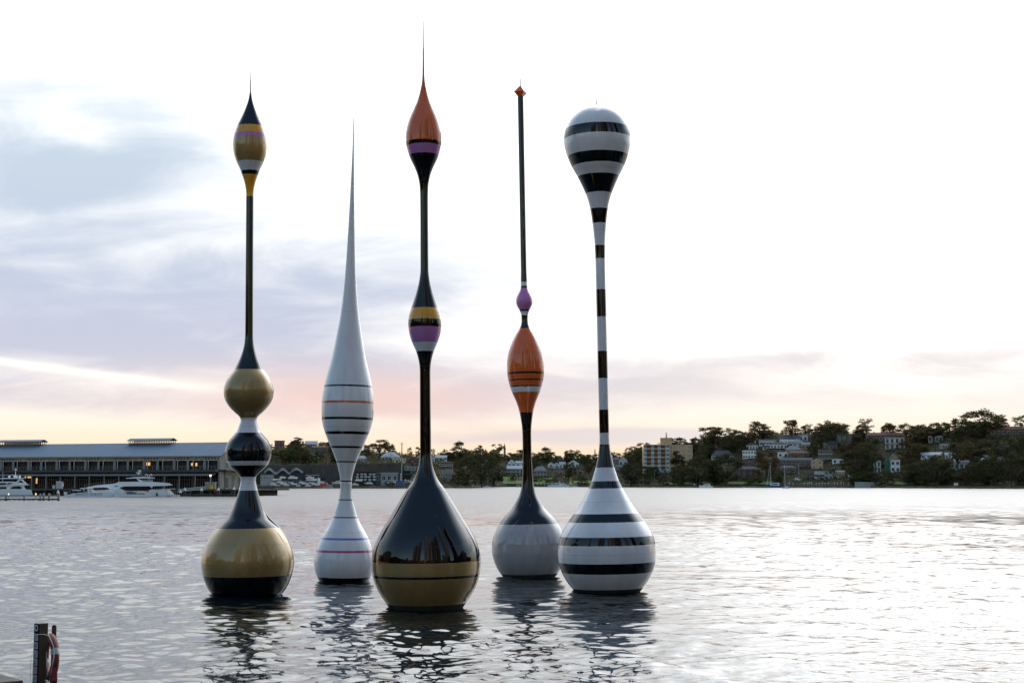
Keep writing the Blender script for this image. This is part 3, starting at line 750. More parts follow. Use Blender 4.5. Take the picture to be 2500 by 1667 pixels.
house('pink brick terrace with white balconies right of the slender black stem', 1303, 1335, 1149, 1168, 'hip', 1138, M_pink, M_greyroof, 2, 4, balcony=True)
house('row of white gabled cottages, leftmost gable', 1338, 1352, 1133, 1142, 'front', 1127, M_white, M_metalroof, 1, 1)
house('row of white gabled cottages, gable in the middle of the row', 1352, 1366, 1134, 1143, 'front', 1128, M_white, M_metalroof, 1, 1)
house('white cottage with a slanting roof at the right end of the gabled row', 1366, 1380, 1133, 1143, 'gable', 1127, M_white, M_metalroof, 1, 2)
house('white house with one big street gable beside the dark round tree', 1386, 1414, 1131, 1141, 'front', 1122, M_white, M_metalroof, 1, 3)
house('dark hip roofed house on the skyline above the white gabled row', 1354, 1374, 1118, 1127, 'hip', 1112, M_brown, M_slate, 1, 3)
house('brick cottage with a grey gable behind the white work boats', 1353, 1376, 1149, 1160, 'front', 1143, M_pink, M_greyroof, 1, 2)
house('small brick house with a white framed balcony near the striped float', 1407, 1426, 1149, 1160, 'front', 1144, M_pink, M_greyroof, 1, 1, wsize=(3.4, 2.6))
house('brick house with blue grey awning roof right of the striped base', 1494, 1511, 1122, 1138, 'flat', 1117, M_brick, M_metalroof, 1, 3)
house('house with a green gabled roof near the tan apartment block', 1511, 1532, 1124, 1138, 'front', 1113, M_pale, M_greenroof, 1, 2)
house('low pale boatshed with a scalloped awning right of the striped float', 1503, 1525, 1136, 1144, 'flat', 1134, M_pale, M_metalroof, 1, 4)
house('dark slate roofed house with skylights left of the white tiered villa', 1738, 1792, 1111, 1119, 'hip', 1099, M_pale, M_slate, 1, 6)
house('white tiered villa, upper storey with a row of square windows', 1824, 1852, 1086, 1098, 'hip', 1080, M_white, M_slate, 1, 4, chimney=1)
house('white weatherboard house with window band below the tiered villa', 1814, 1847, 1099, 1120, 'skillion', 1097, M_white, M_slate, 2, 5)
house('flat white modern house tucked behind the tiered villa', 1855, 1896, 1077, 1087, 'flat', 1073, M_white, M_metalroof, 1, 4)
house('white house with dark verandah and bay windows at mid slope', 1882, 1923, 1084, 1096, 'hip', 1078, M_white, M_slate, 1, 5)
house('dark roofed annexe with two white dormers at mid slope', 1864, 1886, 1091, 1098, 'gable', 1080, M_white, M_slate, 1, 2, dorm=2)
house('verandah house with dark posts under the bay windowed house', 1880, 1924, 1097, 1105, 'skillion', 1095, M_brown, M_slate, 1, 6)
house('long white house with slate roof on the crest of the hill', 1906, 1956, 1071, 1085, 'gable', 1062, M_white, M_slate, 1, 5, wsize=(1.0, 2.0))
house('white square tower house at the right end of the slate roof', 1952, 1974, 1063, 1077, 'flat', 1060, M_white, M_metalroof, 1, 2)
house('grey hip roofed cottage below the long white house', 1936, 1963, 1081, 1090, 'hip', 1074, M_pale, M_greyroof, 1, 2)
house('grey roofed house with broad gable, centre of the slope', 1920, 1958, 1097, 1107, 'hip', 1087, M_stone, M_greyroof, 1, 3)
house('brown house with tan windows right of the grey hip roof', 1959, 1986, 1085, 1096, 'gable', 1079, M_stone, M_greyroof, 1, 3)
house('sandstone gable with a small arched window on the upper slope', 2004, 2026, 1086, 1094, 'front', 1074, M_stone, M_slate, 1, 2)
house('slate roofed wing right of the sandstone gable', 2026, 2046, 1087, 1096, 'gable', 1076, M_stone, M_slate, 1, 2)
house('dark brown flats with white balcony lines on the middle slope', 1999, 2034, 1097, 1131, 'flat', 1095, M_brown, M_tile, 3, 4, balcony=True, name='apartment_building', cat='building', vg=1126)
house('low dark brown house with long eaves at mid slope', 1926, 1978, 1106, 1118, 'hip', 1099, M_brown, M_tile, 1, 5)
house('white cubic house with dark doorway left of the long eaves', 1900, 1926, 1104, 1118, 'flat', 1102, M_white, M_metalroof, 1, 2)
house('long brick row house with skylights above the jetty', 1906, 1983, 1123, 1144, 'gable', 1117, M_brick, M_slate, 2, 7)
house('tan brick gable at the right end of the long brick row', 1981, 2010, 1124, 1146, 'front', 1117, M_tan, M_slate, 2, 2, wsize=(1.2, 2.2))
house('brick house with white sash windows, upper of two at the park edge', 1782, 1852, 1122, 1139, 'flat', 1120, M_brick, M_slate, 1, 5)
house('brick house with tall white sash windows by the park lawn', 1796, 1854, 1145, 1167, 'hip', 1138, M_brick, M_slate, 2, 4, wsize=(2.0, 2.4))
house('brick cottage with a lean-to roof left of the jetty', 1902, 1946, 1142, 1156, 'hip', 1136, M_brick, M_slate, 1, 3)
house('waterside house with a broad white window band behind the jetty', 1989, 2013, 1149, 1168, 'flat', 1147, M_pale, M_slate, 1, 2, wsize=(4.0, 2.0), bars=3)
house('grey waterside house with a white framed doorway behind the jetty', 2013, 2034, 1149, 1170, 'flat', 1147.5, M_grey, M_slate, 2, 2)
house('brown slatted boathouse on the jetty shore', 1962, 1989, 1146, 1168, 'flat', 1144, M_brown, M_tile, 2, 3)
house('white cubic house between the dark flats and the spreading fig', 2033, 2060, 1120, 1132, 'flat', 1119, M_white, M_metalroof, 1, 2)
house('cream lattice fronted pavilion under the spreading fig', 2041, 2062, 1152, 1165, 'gable', 1148, M_cream, M_greyroof, 1, 3)
house('long red brick flats on the skyline above the green netting', 2117, 2212, 1062, 1078, 'hip', 1055, M_brick, M_tile, 1, 9, name='apartment_building', cat='building')
house('white modern flats with deep glass balconies below the brick flats', 2164, 2210, 1069, 1096, 'flat', 1067.5, M_pale, M_metalroof, 2, 4, balcony=M_pale, name='apartment_building', cat='building')
house('cream gabled house behind the green scaffold netting', 2172, 2194, 1117, 1130, 'front', 1104, M_stone, M_greyroof, 1, 2)
house('white modern house with dark square windows right of the netting', 2176, 2198, 1123, 1153, 'flat', 1121.5, M_white, M_metalroof, 2, 2)
house('pale house with a red metal roof between the ridge gums', 2270, 2304, 1063, 1080, 'skillion', 1056, M_pale, M_redroof, 1, 4)
house('white roofed cottages seen through the trees at mid slope', 2251, 2300, 1110, 1119, 'gable', 1103, M_white, M_metalroof, 1, 4)
house('pale house with white awnings behind the white trunked gum', 2332, 2366, 1128, 1147, 'gable', 1118, M_pale, M_greyroof, 1, 3)
house('brown brick house with white sash windows on the right hand skyline', 2412, 2510, 1048, 1063, 'hip', 1040, M_brick, M_tile, 1, 8)
house('white cottage glimpsed low between the right hand trees', 2376, 2404, 1122, 1131, 'gable', 1116, M_white, M_metalroof, 1, 3)
house('white balconied house at the right foot of the spreading fig', 2134, 2151, 1126, 1154, 'flat', 1124, M_white, M_metalroof, 2, 2, balcony=True)
house('long white balcony house half hidden under the arching gum', 2297, 2322, 1084, 1094, 'flat', 1082.5, M_pale, M_metalroof, 1, 4)
house('tiny white cottage between the mid slope roofs and the pale house with awnings', 2310, 2332, 1110, 1119, 'gable', 1104, M_white, M_metalroof, 1, 3)
house('grey flat house under the brown brick skyline house', 2438, 2462, 1116, 1127, 'flat', 1114.5, M_grey, M_greyroof, 1, 3)
house('white stepped house above the right hand dark waterside trees', 2404, 2424, 1112, 1124, 'flat', 1110, M_white, M_metalroof, 1, 3)
# green scaffold netting
g = ground_at(2166, 1152); s = g.y / F
t = thing('scaffold', 'green scaffold netting hung on a house front', 'scaffold', (g.x, g.y - 1.5, g.z), face_cam(g))
mb = MB(); mb.box(-5.5 * s, 5.5 * s, 0, .12, 0, 32 * s); mb.build('netting', mat('green_netting', (0.02, 0.16, 0.10), 0.9, var=0.3, nscale=0.6), t)
mb = MB()
for x in (-5.6, -1.9, 1.9, 5.6): mb.bar((x * s, .3, 0), (x * s, .3, 33 * s), .12)
for z in (8, 16, 24, 32): mb.bar((-5.6 * s, .3, z * s), (5.6 * s, .3, z * s), .12)
mb.build('frame', M_gate, t)
# church spire
g = ground_at(1232, 1105); s = g.y / F
t = thing('church_spire', 'slim stone church spire on the skyline left of the slender black stem', 'spire', g, face_cam(g))
mb = MB(); hz = zpix(1097, g.y) - g.z; mb.box(-1.2, 1.2, -1.2, 1.2, -6, hz); mb.build('tower', M_conc, t)
mb = MB(); mb.add([(-1.3, -1.3, hz), (1.3, -1.3, hz), (1.3, 1.3, hz), (-1.3, 1.3, hz), (0, 0, zpix(1080, g.y) - g.z)], [(0, 1, 4), (1, 2, 4), (2, 3, 4), (3, 0, 4)]); mb.build('steeple', M_slate, t)

# the apartment block
g = ground_at(1630, 1152); Y = g.y; s = Y / F
t = thing('apartment_block', 'tan brick apartment block of six storeys with white panels and recessed balconies', 'building', (xpix(1604, Y), Y, zpix(1148, Y)), face_cam(g) + R(6))
H = (1148 - 1086.5) * s; fl = H / 6; WL2 = 64 * s
mb = MB(); mb.box(-WL2 / 2, WL2 / 2, 1.5, 14, -6, H); mb.build('wall', M_tan, t)
cols = [('w', .11), ('b', .19), ('w', .10), ('b', .15), ('w', .10), ('b', .19), ('w', .16)]
x = -WL2 / 2
for kind, fr in cols:
    x1 = x + fr * WL2
    for r in range(6):
        z = r * fl
        if kind == 'w':
            p = MB(); p.box(x, x1, 0.6, 1.6, z, z + fl - .05); p.build('white_panel', M_pale, t)
            window(t, (x + x1) / 2, 0.58, z + fl * .45, (x1 - x) * .8, fl * .48, M_pale, 1, mat('grey_curtain_glass', (0.09, 0.095, 0.10), 0.5))
        else:
            p = MB(); p.box(x, x1, 0.2, 0.35, z + .1, z + 1.05); p.box(x, x1, 0.2, 1.6, z - .1, z + .1); p.build('balcony', M_tan if r % 2 else M_pink, t)
            window(t, (x + x1) / 2, 1.48, z + 1.1, (x1 - x) * .86, fl - 1.3, M_brown, 1, mat('brick_recess', (0.10, 0.055, 0.038), 0.9, var=0.3))
    x = x1
mb = MB(); mb.box(-WL2 / 2 - .3, WL2 / 2 + .3, 0, 14, H, H + .5); mb.build('parapet', M_pale, t)
W2 = 56 * s
mb = MB(); mb.box(WL2 / 2, WL2 / 2 + W2, 2.0, 15, -6, H + .3); mb.build('wing', M_tan, t)
for r in range(6):
    for k, xx in enumerate((.08, .16, .24, .42, .5, .58, .66, .84, .93)):
        if k in (0, 2, 7, 8): window(t, WL2 / 2 + W2 * xx, 1.98, r * fl + .7, .8, fl * .7, M_trim, 0)
        else: window(t, WL2 / 2 + W2 * xx, 1.98, r * fl + fl * .5, .9, fl * .35, M_trim, 0)
mb = MB(); mb.box(10 * s, 38 * s, 4, 11, H, H + 18 * s); mb.build('lift_tower', M_tan, t)
mb = MB(); mb.box(-WL2 * .4, WL2 * .6, -1, 1.5, -9, -.1); mb.build('podium', M_conc, t)

# ------------------------------------------------------------------ long wharf shed on the left
D0, D1 = 435.0, 470.0
p0 = Vector((xpix(536, D0), D0, 0)); p1 = Vector((xpix(-150, D1), D1, 0))
LEN = (p1 - p0).length; yaw = math.atan2(-(p1 - p0).y, -(p1 - p0).x)       # local +x points from the far left end to the right corner
shed = thing('wharf_shed', 'long two storey wharf shed with a blue grey metal roof behind the white yachts', 'building', p0, yaw)
zd = zpix(1193, D0); zsl = zpix(1146, D0); zev = zpix(1111, D0); zrg = zpix(1079, D0 + 9.5); WD = 19.0
M_shroof = mat('blue_grey_roof_sheet', (0.085, 0.135, 0.185), 0.75, 0.0, spec=0.2, var=0.06, nscale=0.3)
for sgn in (0, 1):
    nsh = 20
    for k in range(nsh):
        xa, xb = -LEN + k * LEN / nsh + .02, -LEN + (k + 1) * LEN / nsh - .02
        if k == nsh - 1: xb = 0.9
        m = MB(); y0, y1 = (-0.9, WD / 2) if sgn == 0 else (WD + .9, WD / 2)
        za, zb = zev - .1, zrg
        m.add([(xa, y0, za), (xb, y0, za), (xb, y1, zb), (xa, y1, zb), (xa, y0, za - .2), (xb, y0, za - .2), (xb, y1, zb - .2), (xa, y1, zb - .2)],
              [(0, 1, 2, 3), (7, 6, 5, 4), (0, 4, 5, 1), (1, 5, 6, 2), (2, 6, 7, 3), (3, 7, 4, 0)] if sgn == 0 else [(3, 2, 1, 0), (4, 5, 6, 7), (1, 5, 4, 0), (2, 6, 5, 1), (3, 7, 6, 2), (0, 4, 7, 3)])
        m.build('roof_sheet', M_shroof, shed)
mb = MB(); mb.box(-LEN, 0, -.95, -.75, zev - .45, zev - .12); mb.build('gutter', M_gate, shed)
# ridge vents: open-sided lantern roofs; the bright sky shows through them
for ua, ub in ((2, 102), (319, 419)):
    def shed_x(u):
        lo, hi = -LEN, 0.0
        for _ in range(40):
            mid = (lo + hi) / 2; p = p0 + Vector((math.cos(yaw), math.sin(yaw), 0)) * mid + Vector((-math.sin(yaw), math.cos(yaw), 0)) * WD / 2
            uu = CX + p.x / p.y * F / CP
            if uu < u: lo = mid
            else: hi = mid
        return lo
    xa, xb = shed_x(ua), shed_x(ub); yc = WD / 2
    lan = bpy.data.objects.new('roof_lantern', None); C.objects.link(lan); lan.parent = shed
    m = MB()
    for y in (yc - 1.5, yc + 1.5):
        m.box(xa, xb, y - .06, y + .06, zrg - .9, zrg - .05); m.box(xa, xb, y - .06, y + .06, zrg + .66, zrg + .85)
        for x in np.arange(xa, xb + .01, (xb - xa) / 24): m.box(x - .12, x + .12, y - .05, y + .05, zrg - .1, zrg + .7)
    m.build('louvre_frame', M_brown, lan)
    m = MB(); za, zb = zrg + .8, zrg + 1.5
    for sg in (-1, 1): m.add([(xa - .5, yc + sg * 2.1, za), (xb + .5, yc + sg * 2.1, za), (xb + .5, yc, zb), (xa - .5, yc, zb), (xa - .5, yc + sg * 2.1, za - .15), (xb + .5, yc + sg * 2.1, za - .15), (xb + .5, yc, zb - .15), (xa - .5, yc, zb - .15)],
                             [(0, 1, 2, 3), (7, 6, 5, 4), (0, 4, 5, 1), (1, 5, 6, 2), (3, 7, 4, 0)] if sg < 0 else [(3, 2, 1, 0), (4, 5, 6, 7), (1, 5, 4, 0), (2, 6, 5, 1), (0, 4, 7, 3)])
    m.build('lantern_roof', M_shroof, lan)
# body
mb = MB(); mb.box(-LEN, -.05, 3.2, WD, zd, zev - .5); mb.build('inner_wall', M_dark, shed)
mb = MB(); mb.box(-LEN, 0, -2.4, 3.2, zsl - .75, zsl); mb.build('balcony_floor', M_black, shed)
mb = MB(); mb.add([(-LEN, -5.2, zsl - 1.75), (0, -5.2, zsl - 1.75), (0, -2.2, zsl - 1.1), (-LEN, -2.2, zsl - 1.1), (-LEN, -5.2, zsl - 1.95), (0, -5.2, zsl - 1.95), (0, -2.2, zsl - 1.3), (-LEN, -2.2, zsl - 1.3)], [(0, 1, 2, 3), (7, 6, 5, 4), (0, 4, 5, 1), (1, 5, 6, 2), (3, 7, 4, 0)])
mb.build('awning', mat('dark_awning', (0.045, 0.055, 0.065), 0.6, var=0.1), shed)
BAY = 10.8; nb = int(LEN / BAY) + 1
ztop0, ztop1 = zpix(1123.5, D0), zev - .45
M_glz = mat('shed_glazing', (0.085, 0.09, 0.10), 0.4, var=0.3, nscale=0.4)
M_glz2 = mat('amber_shed_glazing', (0.16, 0.125, 0.07), 0.3, var=0.25, nscale=0.4)
pm = {}
for b in range(nb):
    xr = -b * BAY
    for half in (0, 1):
        x1 = xr - half * BAY / 2; x0 = x1 - BAY / 2
        if x0 < -LEN: continue
        if half not in pm:
            w = BAY / 2; h = ztop1 - ztop0; f = MB()
            f.box(-w, 0, -.16, 0, 0, .2); f.box(-w, 0, -.16, 0, h - .15, h)
            n = 5 if half == 0 else 3
            for k in range(n + 1): f.box(-w + k * w / n - (.07), -w + k * w / n + .07, -.14, 0, .2, h - .15)
            if half == 1:
                for k in range(3):
                    f.bar((-w + k * w / 3, -.1, .2), (-w + (k + .5) * w / 3, -.1, h - .2), .13); f.bar((-w + (k + .5) * w / 3, -.1, h - .2), (-w + (k + 1) * w / 3, -.1, .2), .13)
            p = MB(); p.box(-w + .05, -.05, -.04, .04, .15, h - .1)
            pm[half] = (f.mesh('clerestory_window' if half == 0 else 'truss_window', M_sash), p.mesh('pane', M_glz if half == 0 else M_glz2))
        o = link('clerestory_window' if half == 0 else 'truss_window', pm[half][0], shed, (x1, 0, ztop0)); link('pane', pm[half][1], o)
    # balcony storey: posts, white shutters and glazed doors
    for xx, wdt in ((xr - .4, .8), (xr - 5.3, .9)):
        if 'sh%.1f' % wdt not in pm:
            f = MB(); f.box(-wdt / 2, wdt / 2, -.12, .05, 0, ztop0 - zsl - .1); pm['sh%.1f' % wdt] = f.mesh('white_shutter', mat('faded_shutter', (0.20, 0.22, 0.24), 0.8, spec=0.1, var=0.2))
        link('white_shutter', pm['sh%.1f' % wdt], shed, (xx, 0, zsl))
    for xx in (xr - 2.9, xr - 8.2):
        if xx > -LEN:
            if 'post' not in pm: f = MB(); f.box(-.09, .09, -.09, .09, 0, ztop0 - zsl); pm['post'] = f.mesh('post', M_sash)
            link('post', pm['post'], shed, (xx, -1.9, zsl))
            if 'door' not in pm:
                f = MB(); hh = ztop0 - zsl - .15
                for k in range(5): f.box(-1.9 + k * .95 - .05, -1.9 + k * .95 + .05, -.08, 0, 0, hh)
                f.box(-1.9, 1.9, -.08, 0, hh - .1, hh); f.box(-1.9, 1.9, -.08, 0, hh * .6, hh * .6 + .08)
                q = MB(); q.box(-1.85, 1.85, -.02, .03, 0, hh); pm['door'] = (f.mesh('glazed_door', M_black), q.mesh('pane', M_blind))
            o = link('glazed_door', pm['door'][0], shed, (xx, 1.2, zsl)); link('pane', pm['door'][1], o)
    # ground storey columns and fronts
    for xx in (xr - .3, xr - 5.6):
        if xx > -LEN:
            if 'col' not in pm: f = MB(); f.box(-.13, .13, -.13, .13, 0, zsl - 1.6 - zd); pm['col'] = f.mesh('column', M_gate)
            link('column', pm['col'], shed, (xx, -4.7, zd))
            if 'pier' not in pm: f = MB(); f.box(-.55, .55, -.2, .2, 0, zsl - .8 - zd); pm['pier'] = f.mesh('wall_pier', mat('slate_blue_render', (0.07, 0.08, 0.09), 0.7, var=0.2, nscale=0.4))
            link('wall_pier', pm['pier'], shed, (xx, 2.9, zd))
    if 'shop' not in pm:
        f = MB(); hh = zsl - 1.6 - zd
        for k in range(6): f.box(-2.1 + k * .84 - .05, -2.1 + k * .84 + .05, -.08, 0, 0, hh)
        f.box(-2.1, 2.1, -.08, 0, hh * .66, hh * .66 + .12)
        q = MB(); q.box(-2.1, 2.1, -.02, .03, 0, hh); pm['shop'] = (f.mesh('shop_front', M_gate), q.mesh('pane', mat('dim_shop_glass', (0.02, 0.021, 0.024), 0.6, spec=0.1, var=0.6, nscale=0.5)))
    for xx in (xr - 2.9, xr - 8.2):
        if xx > -LEN: o = link('shop_front', pm['shop'][0], shed, (xx, 3.05, zd)); link('pane', pm['shop'][1], o)
# balcony rail
mb = MB(); mb.box(-LEN, 0, -2.35, -2.29, zsl + 1.02, zsl + 1.08)
for x in np.arange(-LEN, 0.01, 1.3): mb.box(x - .025, x + .025, -2.35, -2.30, zsl, zsl + 1.02)
for z in (.25, .5, .75): mb.box(-LEN, 0, -2.33, -2.315, zsl + z, zsl + z + .02)
mb.build('balcony_rail', M_gate, shed)
# lit rooms
for u_, v0, v1, w_, lz in ((103, 1158, 1166, 1.3, 3.0), (93.5, 1161, 1166, .4, 3.0), (181, 1180, 1187, 1.6, 2.98), (121, 1166, 1180, .5, 2.98), (503.5, 1129, 1136, .55, 1.1), (514, 1129, 1137, .6, 1.1), (398, 1127, 1135, 1.4, 1.1)):
    x = shed_x(u_) - 2.2 * 0; m = MB(); m.box(x - w_ / 2, x + w_ / 2, lz - .1, lz, zpix(v1, D0), zpix(v0, D0)); m.build('lit_window', M_warm, shed)
# battened gable end
mb = MB(); zmid = zev - .3
mb.add([(0, 0, zd), (0, WD, zd), (0, WD, zmid), (0, WD / 2, zrg - .3), (0, 0, zmid), (-.5, 0, zd), (-.5, WD, zd), (-.5, WD, zmid), (-.5, WD / 2, zrg - .3), (-.5, 0, zmid)], [(0, 1, 2, 3, 4), (9, 8, 7, 6, 5), (0, 4, 9, 5), (4, 3, 8, 9), (3, 2, 7, 8), (2, 1, 6, 7)])
mb.build('gable_wall', mat('cream_weatherboard', (0.30, 0.27, 0.22), 0.7, var=0.15, nscale=0.4), shed)
mb = MB()
for y in np.arange(.2, WD, .55):
    zt = zmid + (zrg - .3 - zmid) * (1 - abs(y - WD / 2) / (WD / 2)) - .15
    mb.box(0.01, .12, y - .07, y + .07, zd, zt)
mb.build('battens', M_sash, shed)
for y, z, w, h in ((3.0, zd + .2, 2.0, 3.4), (7, zd + .2, 1.4, 4.2), (11, zd + .2, 2.6, 3.4), (3, zsl + .4, 1.6, 2.0), (8, zsl + .4, 2.4, 2.0), (13, zsl + .4, 1.6, 2.0)):
    window(shed, .13, y + w / 2, z, w, h, M_sash, 2, rot=math.pi / 2)
mb = MB(); mb.box(0.0, 2.2, 0, WD, zsl - .35, zsl); mb.build('end_balcony', M_black, shed)
# wharf deck on piles, its timber faced outer end
mb = MB(); mb.box(-LEN, 11.5, -7.0, WD + 4, zd - .5, zd); struct(mb.build('wharf_deck', M_timber)).matrix_world = Matrix.Translation(p0) @ Matrix.Rotation(yaw, 4, 'Z')
mb = MB(); mb.box(-LEN, 9.5, -5.2, WD, -1.5, zd - .45); struct(mb.build('underdeck_shade', M_dark)).matrix_world = Matrix.Translation(p0) @ Matrix.Rotation(yaw, 4, 'Z')  # dark box added to fill in the shade under the deck
pl = MB(); pl.tube((0, 0, -2.5), (0, 0, zd - .5), .22, n=8); plm = pl.mesh('wharf_pile', M_timber)
for k in range(30):
    q = p0 + Matrix.Rotation(yaw, 3, 'Z') @ Vector((8 - k * 3.5, -6.6, 0))
    tag(link('wharf_pile', plm, None, q), 'round timber pile under the front edge of the wharf deck', 'pile', 'piles under the wharf')
g = Vector((xpix(644, 448), 448, 0)); bw = 25 * 448 / F
t = thing('wharf_end_wall', 'stacked timber breastwork at the outer end of the wharf', 'wall', g, face_cam(g))
mb = MB(); mb.box(-bw, bw, .35, 9, -2, 2.7); mb.build('core', M_dark, t)
for k in range(7):
    m = MB(); m.box(-bw - .05 * (k % 2), bw + .08 * ((k * 3) % 2), 0.02 * (k % 3), .4, -.2 + k * .42, .18 + k * .42); m.build('plank', M_timber, t)
for x in (-bw * .3, bw * .45, bw):
    m = MB(); m.box(x - .16, x + .16, -.2, 0, -1, 3.0); m.build('fender_post', M_timber, t)
# ------------------------------------------------------------------ boats near the wharf
def traced(Y, u0, vw):
    s = Y / F
    return lambda u, v: ((u - u0) * s, (vw - v) * s)


def hull_loft(L, Bm, H, bow=0.16, sheer=0.25, flare=0.8, draft=0.35, n=10):
    """hull with its bow towards +x, waterline at z = 0, stern at x = 0"""
    m = MB(); vs = []
    for i in range(n):
        f = i / (n - 1); b = Bm / 2 * (1 - max(0, (f - .35) / .65) ** 2.2); zt = H * (1 + sheer * f * f); xo = bow * L * max(0, f - .75) / .25 * .35
        x = f * L * (1 - bow * .35)
        vs += [(x + xo, b, zt), (x + xo * .5, b * (flare + .12), zt * .45), (x, b * flare, 0.02), (x - xo * .3, b * .3, -draft), (x - xo * .3, -b * .3, -draft), (x, -b * flare, .02), (x + xo * .5, -b * (flare + .12), zt * .45), (x + xo, -b, zt)]
    fs = [(i * 8 + k, i * 8 + k + 1, (i + 1) * 8 + k + 1, (i + 1) * 8 + k) for i in range(n - 1) for k in range(7)] + [(i * 8 + 7, i * 8, (i + 1) * 8, (i + 1) * 8 + 7) for i in range(n - 1)] + [tuple(range(7, -1, -1)), tuple((n - 1) * 8 + k for k in range(8))]
    m.add(vs, [tuple(reversed(f)) for f in fs])
    return m


def sides(m, poly, y0, y1, mi=0):       # the same flat panel on both sides of a boat
    m.prism(poly, -y1, -y0, mi); m.prism(poly, y0, y1, mi)


# big motor yacht
Y = 404.0; T = traced(Y, 322, 1210.5)
t = thing('motor_yacht', 'long white motor yacht with dark wraparound windows moored at the wharf', 'yacht', (xpix(322, Y), Y, 0), face_cam((xpix(322, Y), Y)))
q = lambda pts: [T(*p) for p in pts]
m = MB(); hp = [(207, 1190, 0.35), (214, 1189, .9), (232, 1187, 1.8), (262, 1187, 2.7), (300, 1190, 3.1), (350, 1193, 3.1), (388, 1193, 3.0), (400, 1193.5, 2.95), (411, 1206, 2.9)]
vs = []
for i, (u, v, b) in enumerate(hp):
    x, z = T(u, v); xk = x + max(0, (230 - u)) * 0.07
    vs += [(x, b, z), (xk, b * .86, .05), (xk + .3, b * .3, -.8), (xk + .3, -b * .3, -.8), (xk, -b * .86, .05), (x, -b, z)]
n = len(hp)
m.add(vs, [(i * 6 + k, i * 6 + k + 1, (i + 1) * 6 + k + 1, (i + 1) * 6 + k) for i in range(n - 1) for k in range(5)] + [(i * 6 + 5, i * 6, (i + 1) * 6, (i + 1) * 6 + 5) for i in range(n - 1)] + [tuple(range(5, -1, -1)), tuple((n - 1) * 6 + k for k in range(6))])
m.build('hull', M_gel, t, smooth=False)
m = MB(); m.prism(q([(214, 1188.5), (238, 1183), (266, 1180), (283, 1178.5), (291, 1174.5), (350, 1173.5), (396, 1176), (410, 1177.5), (418.5, 1182.5), (400, 1184), (372, 1184.5), (366, 1193.5), (300, 1196), (262, 1190)]), -2.6, 2.6); m.build('superstructure', M_gel, t)
m = MB(); sides(m, q([(233, 1188.6), (256, 1187.8), (273, 1188.4), (292.5, 1192.2), (233, 1193.6)]), 2.58, 2.72); m.build('window', M_blind, t)
m = MB(); sides(m, q([(293, 1188.5), (304, 1185.4), (363, 1184.6), (370, 1190), (361, 1195.5), (307, 1195.3)]), 3.0, 3.16); m.build('window', M_blind, t)
m = MB(); sides(m, q([(279, 1185.2), (286, 1184), (292.5, 1185), (286, 1186.4)]), 2.58, 2.66); m.build('window', M_blind, t)
m = MB(); m.prism(q([(307, 1165.3), (331, 1162.8), (348, 1162), (376, 1164.2), (376, 1165.8), (307, 1166.4)]), -2.5, 2.5); m.build('hardtop', M_gel, t)
m = MB(); m.prism(q([(306, 1166.5), (331, 1166.5), (338, 1173.6), (316, 1173.6), (302, 1172.8)]), -2.0, 2.0); m.build('windscreen', M_blind, t)
m = MB(); sides(m, q([(331, 1166.2), (336, 1166.2), (350, 1174), (340, 1174)]), 1.95, 2.25); m.build('arch', M_gel, t)
m = MB(); m.prism(q([(347, 1169), (371, 1168), (371, 1174.5), (350, 1175)]), -1.6, 1.6); m.build('fly_bridge_seating', M_grey, t)
m = MB(); x, z0 = T(347, 1162); _, z1 = T(347, 1145); m.bar((x, 0, z0), (x + .3, 0, z1), .75, .5); m.build('mast', M_black, t)
for (ua, ub, v) in ((335, 344, 1147.6), (331, 343.5, 1153)):
    m = MB(); xa, z = T(ua, v); xb, _ = T(ub, v); m.box(xa, xb, -.12, .12, z, z + .16); m.box((xa + xb) / 2 - .2, (xa + xb) / 2 + .2, -.2, .2, z - .4, z); m.build('radar_scanner', M_trim, t)
for u in (356, 366):
    x, z = T(u, 1162); m = MB(); m.path([(x + .32 * 1.1 * math.cos(a), 0, z + .75 * math.sin(a) * 1.05) for a in np.linspace(0, math.pi, 9)], .045, 5); m.build('antenna_hoop', M_trim, t)
m = MB(); xa, z = T(410, 1207); xb, _ = T(436, 1207); m.box(xa - .3, xb, -2.6, 2.6, z - .3, z)
for x in np.arange(xa + .8, xb, .5): m.box(x - .02, x + .02, -2.6, -2.56, z, z + 1.0)
m.box(xa + .8, xb, -2.6, -2.55, z + 1.0, z + 1.05); m.build('swim_platform', M_gel, t)
m = MB(); m.prism(q([(392, 1191.5), (424, 1191), (425, 1192), (392, 1192.6)]), -2.8, 2.8); m.prism(q([(396, 1192.5), (412, 1193), (424, 1206), (406, 1206)]), 1.4, 2.6); m.build('stern_coaming', M_gel, t)
m = MB(); x, z = T(381, 1205); m.ell((x, -3.05, z), .3, .22, .5); m.build('fender', M_black, t)
m = MB(); xa, z = T(212, 1188); xb, zb = T(280, 1178)
for f in np.linspace(0, 1, 12): m.bar((xa + (xb - xa) * f, -.8 - 1.4 * min(1, f * 2), z + (zb - z) * f - .2), (xa + (xb - xa) * f, -.8 - 1.4 * min(1, f * 2), z + (zb - z) * f + .7), .04)
m.path([(xa + (xb - xa) * f, -.8 - 1.4 * min(1, f * 2), z + (zb - z) * f + .7) for f in np.linspace(0, 1, 12)], .025, 5); m.build('bow_rail', M_gate, t)

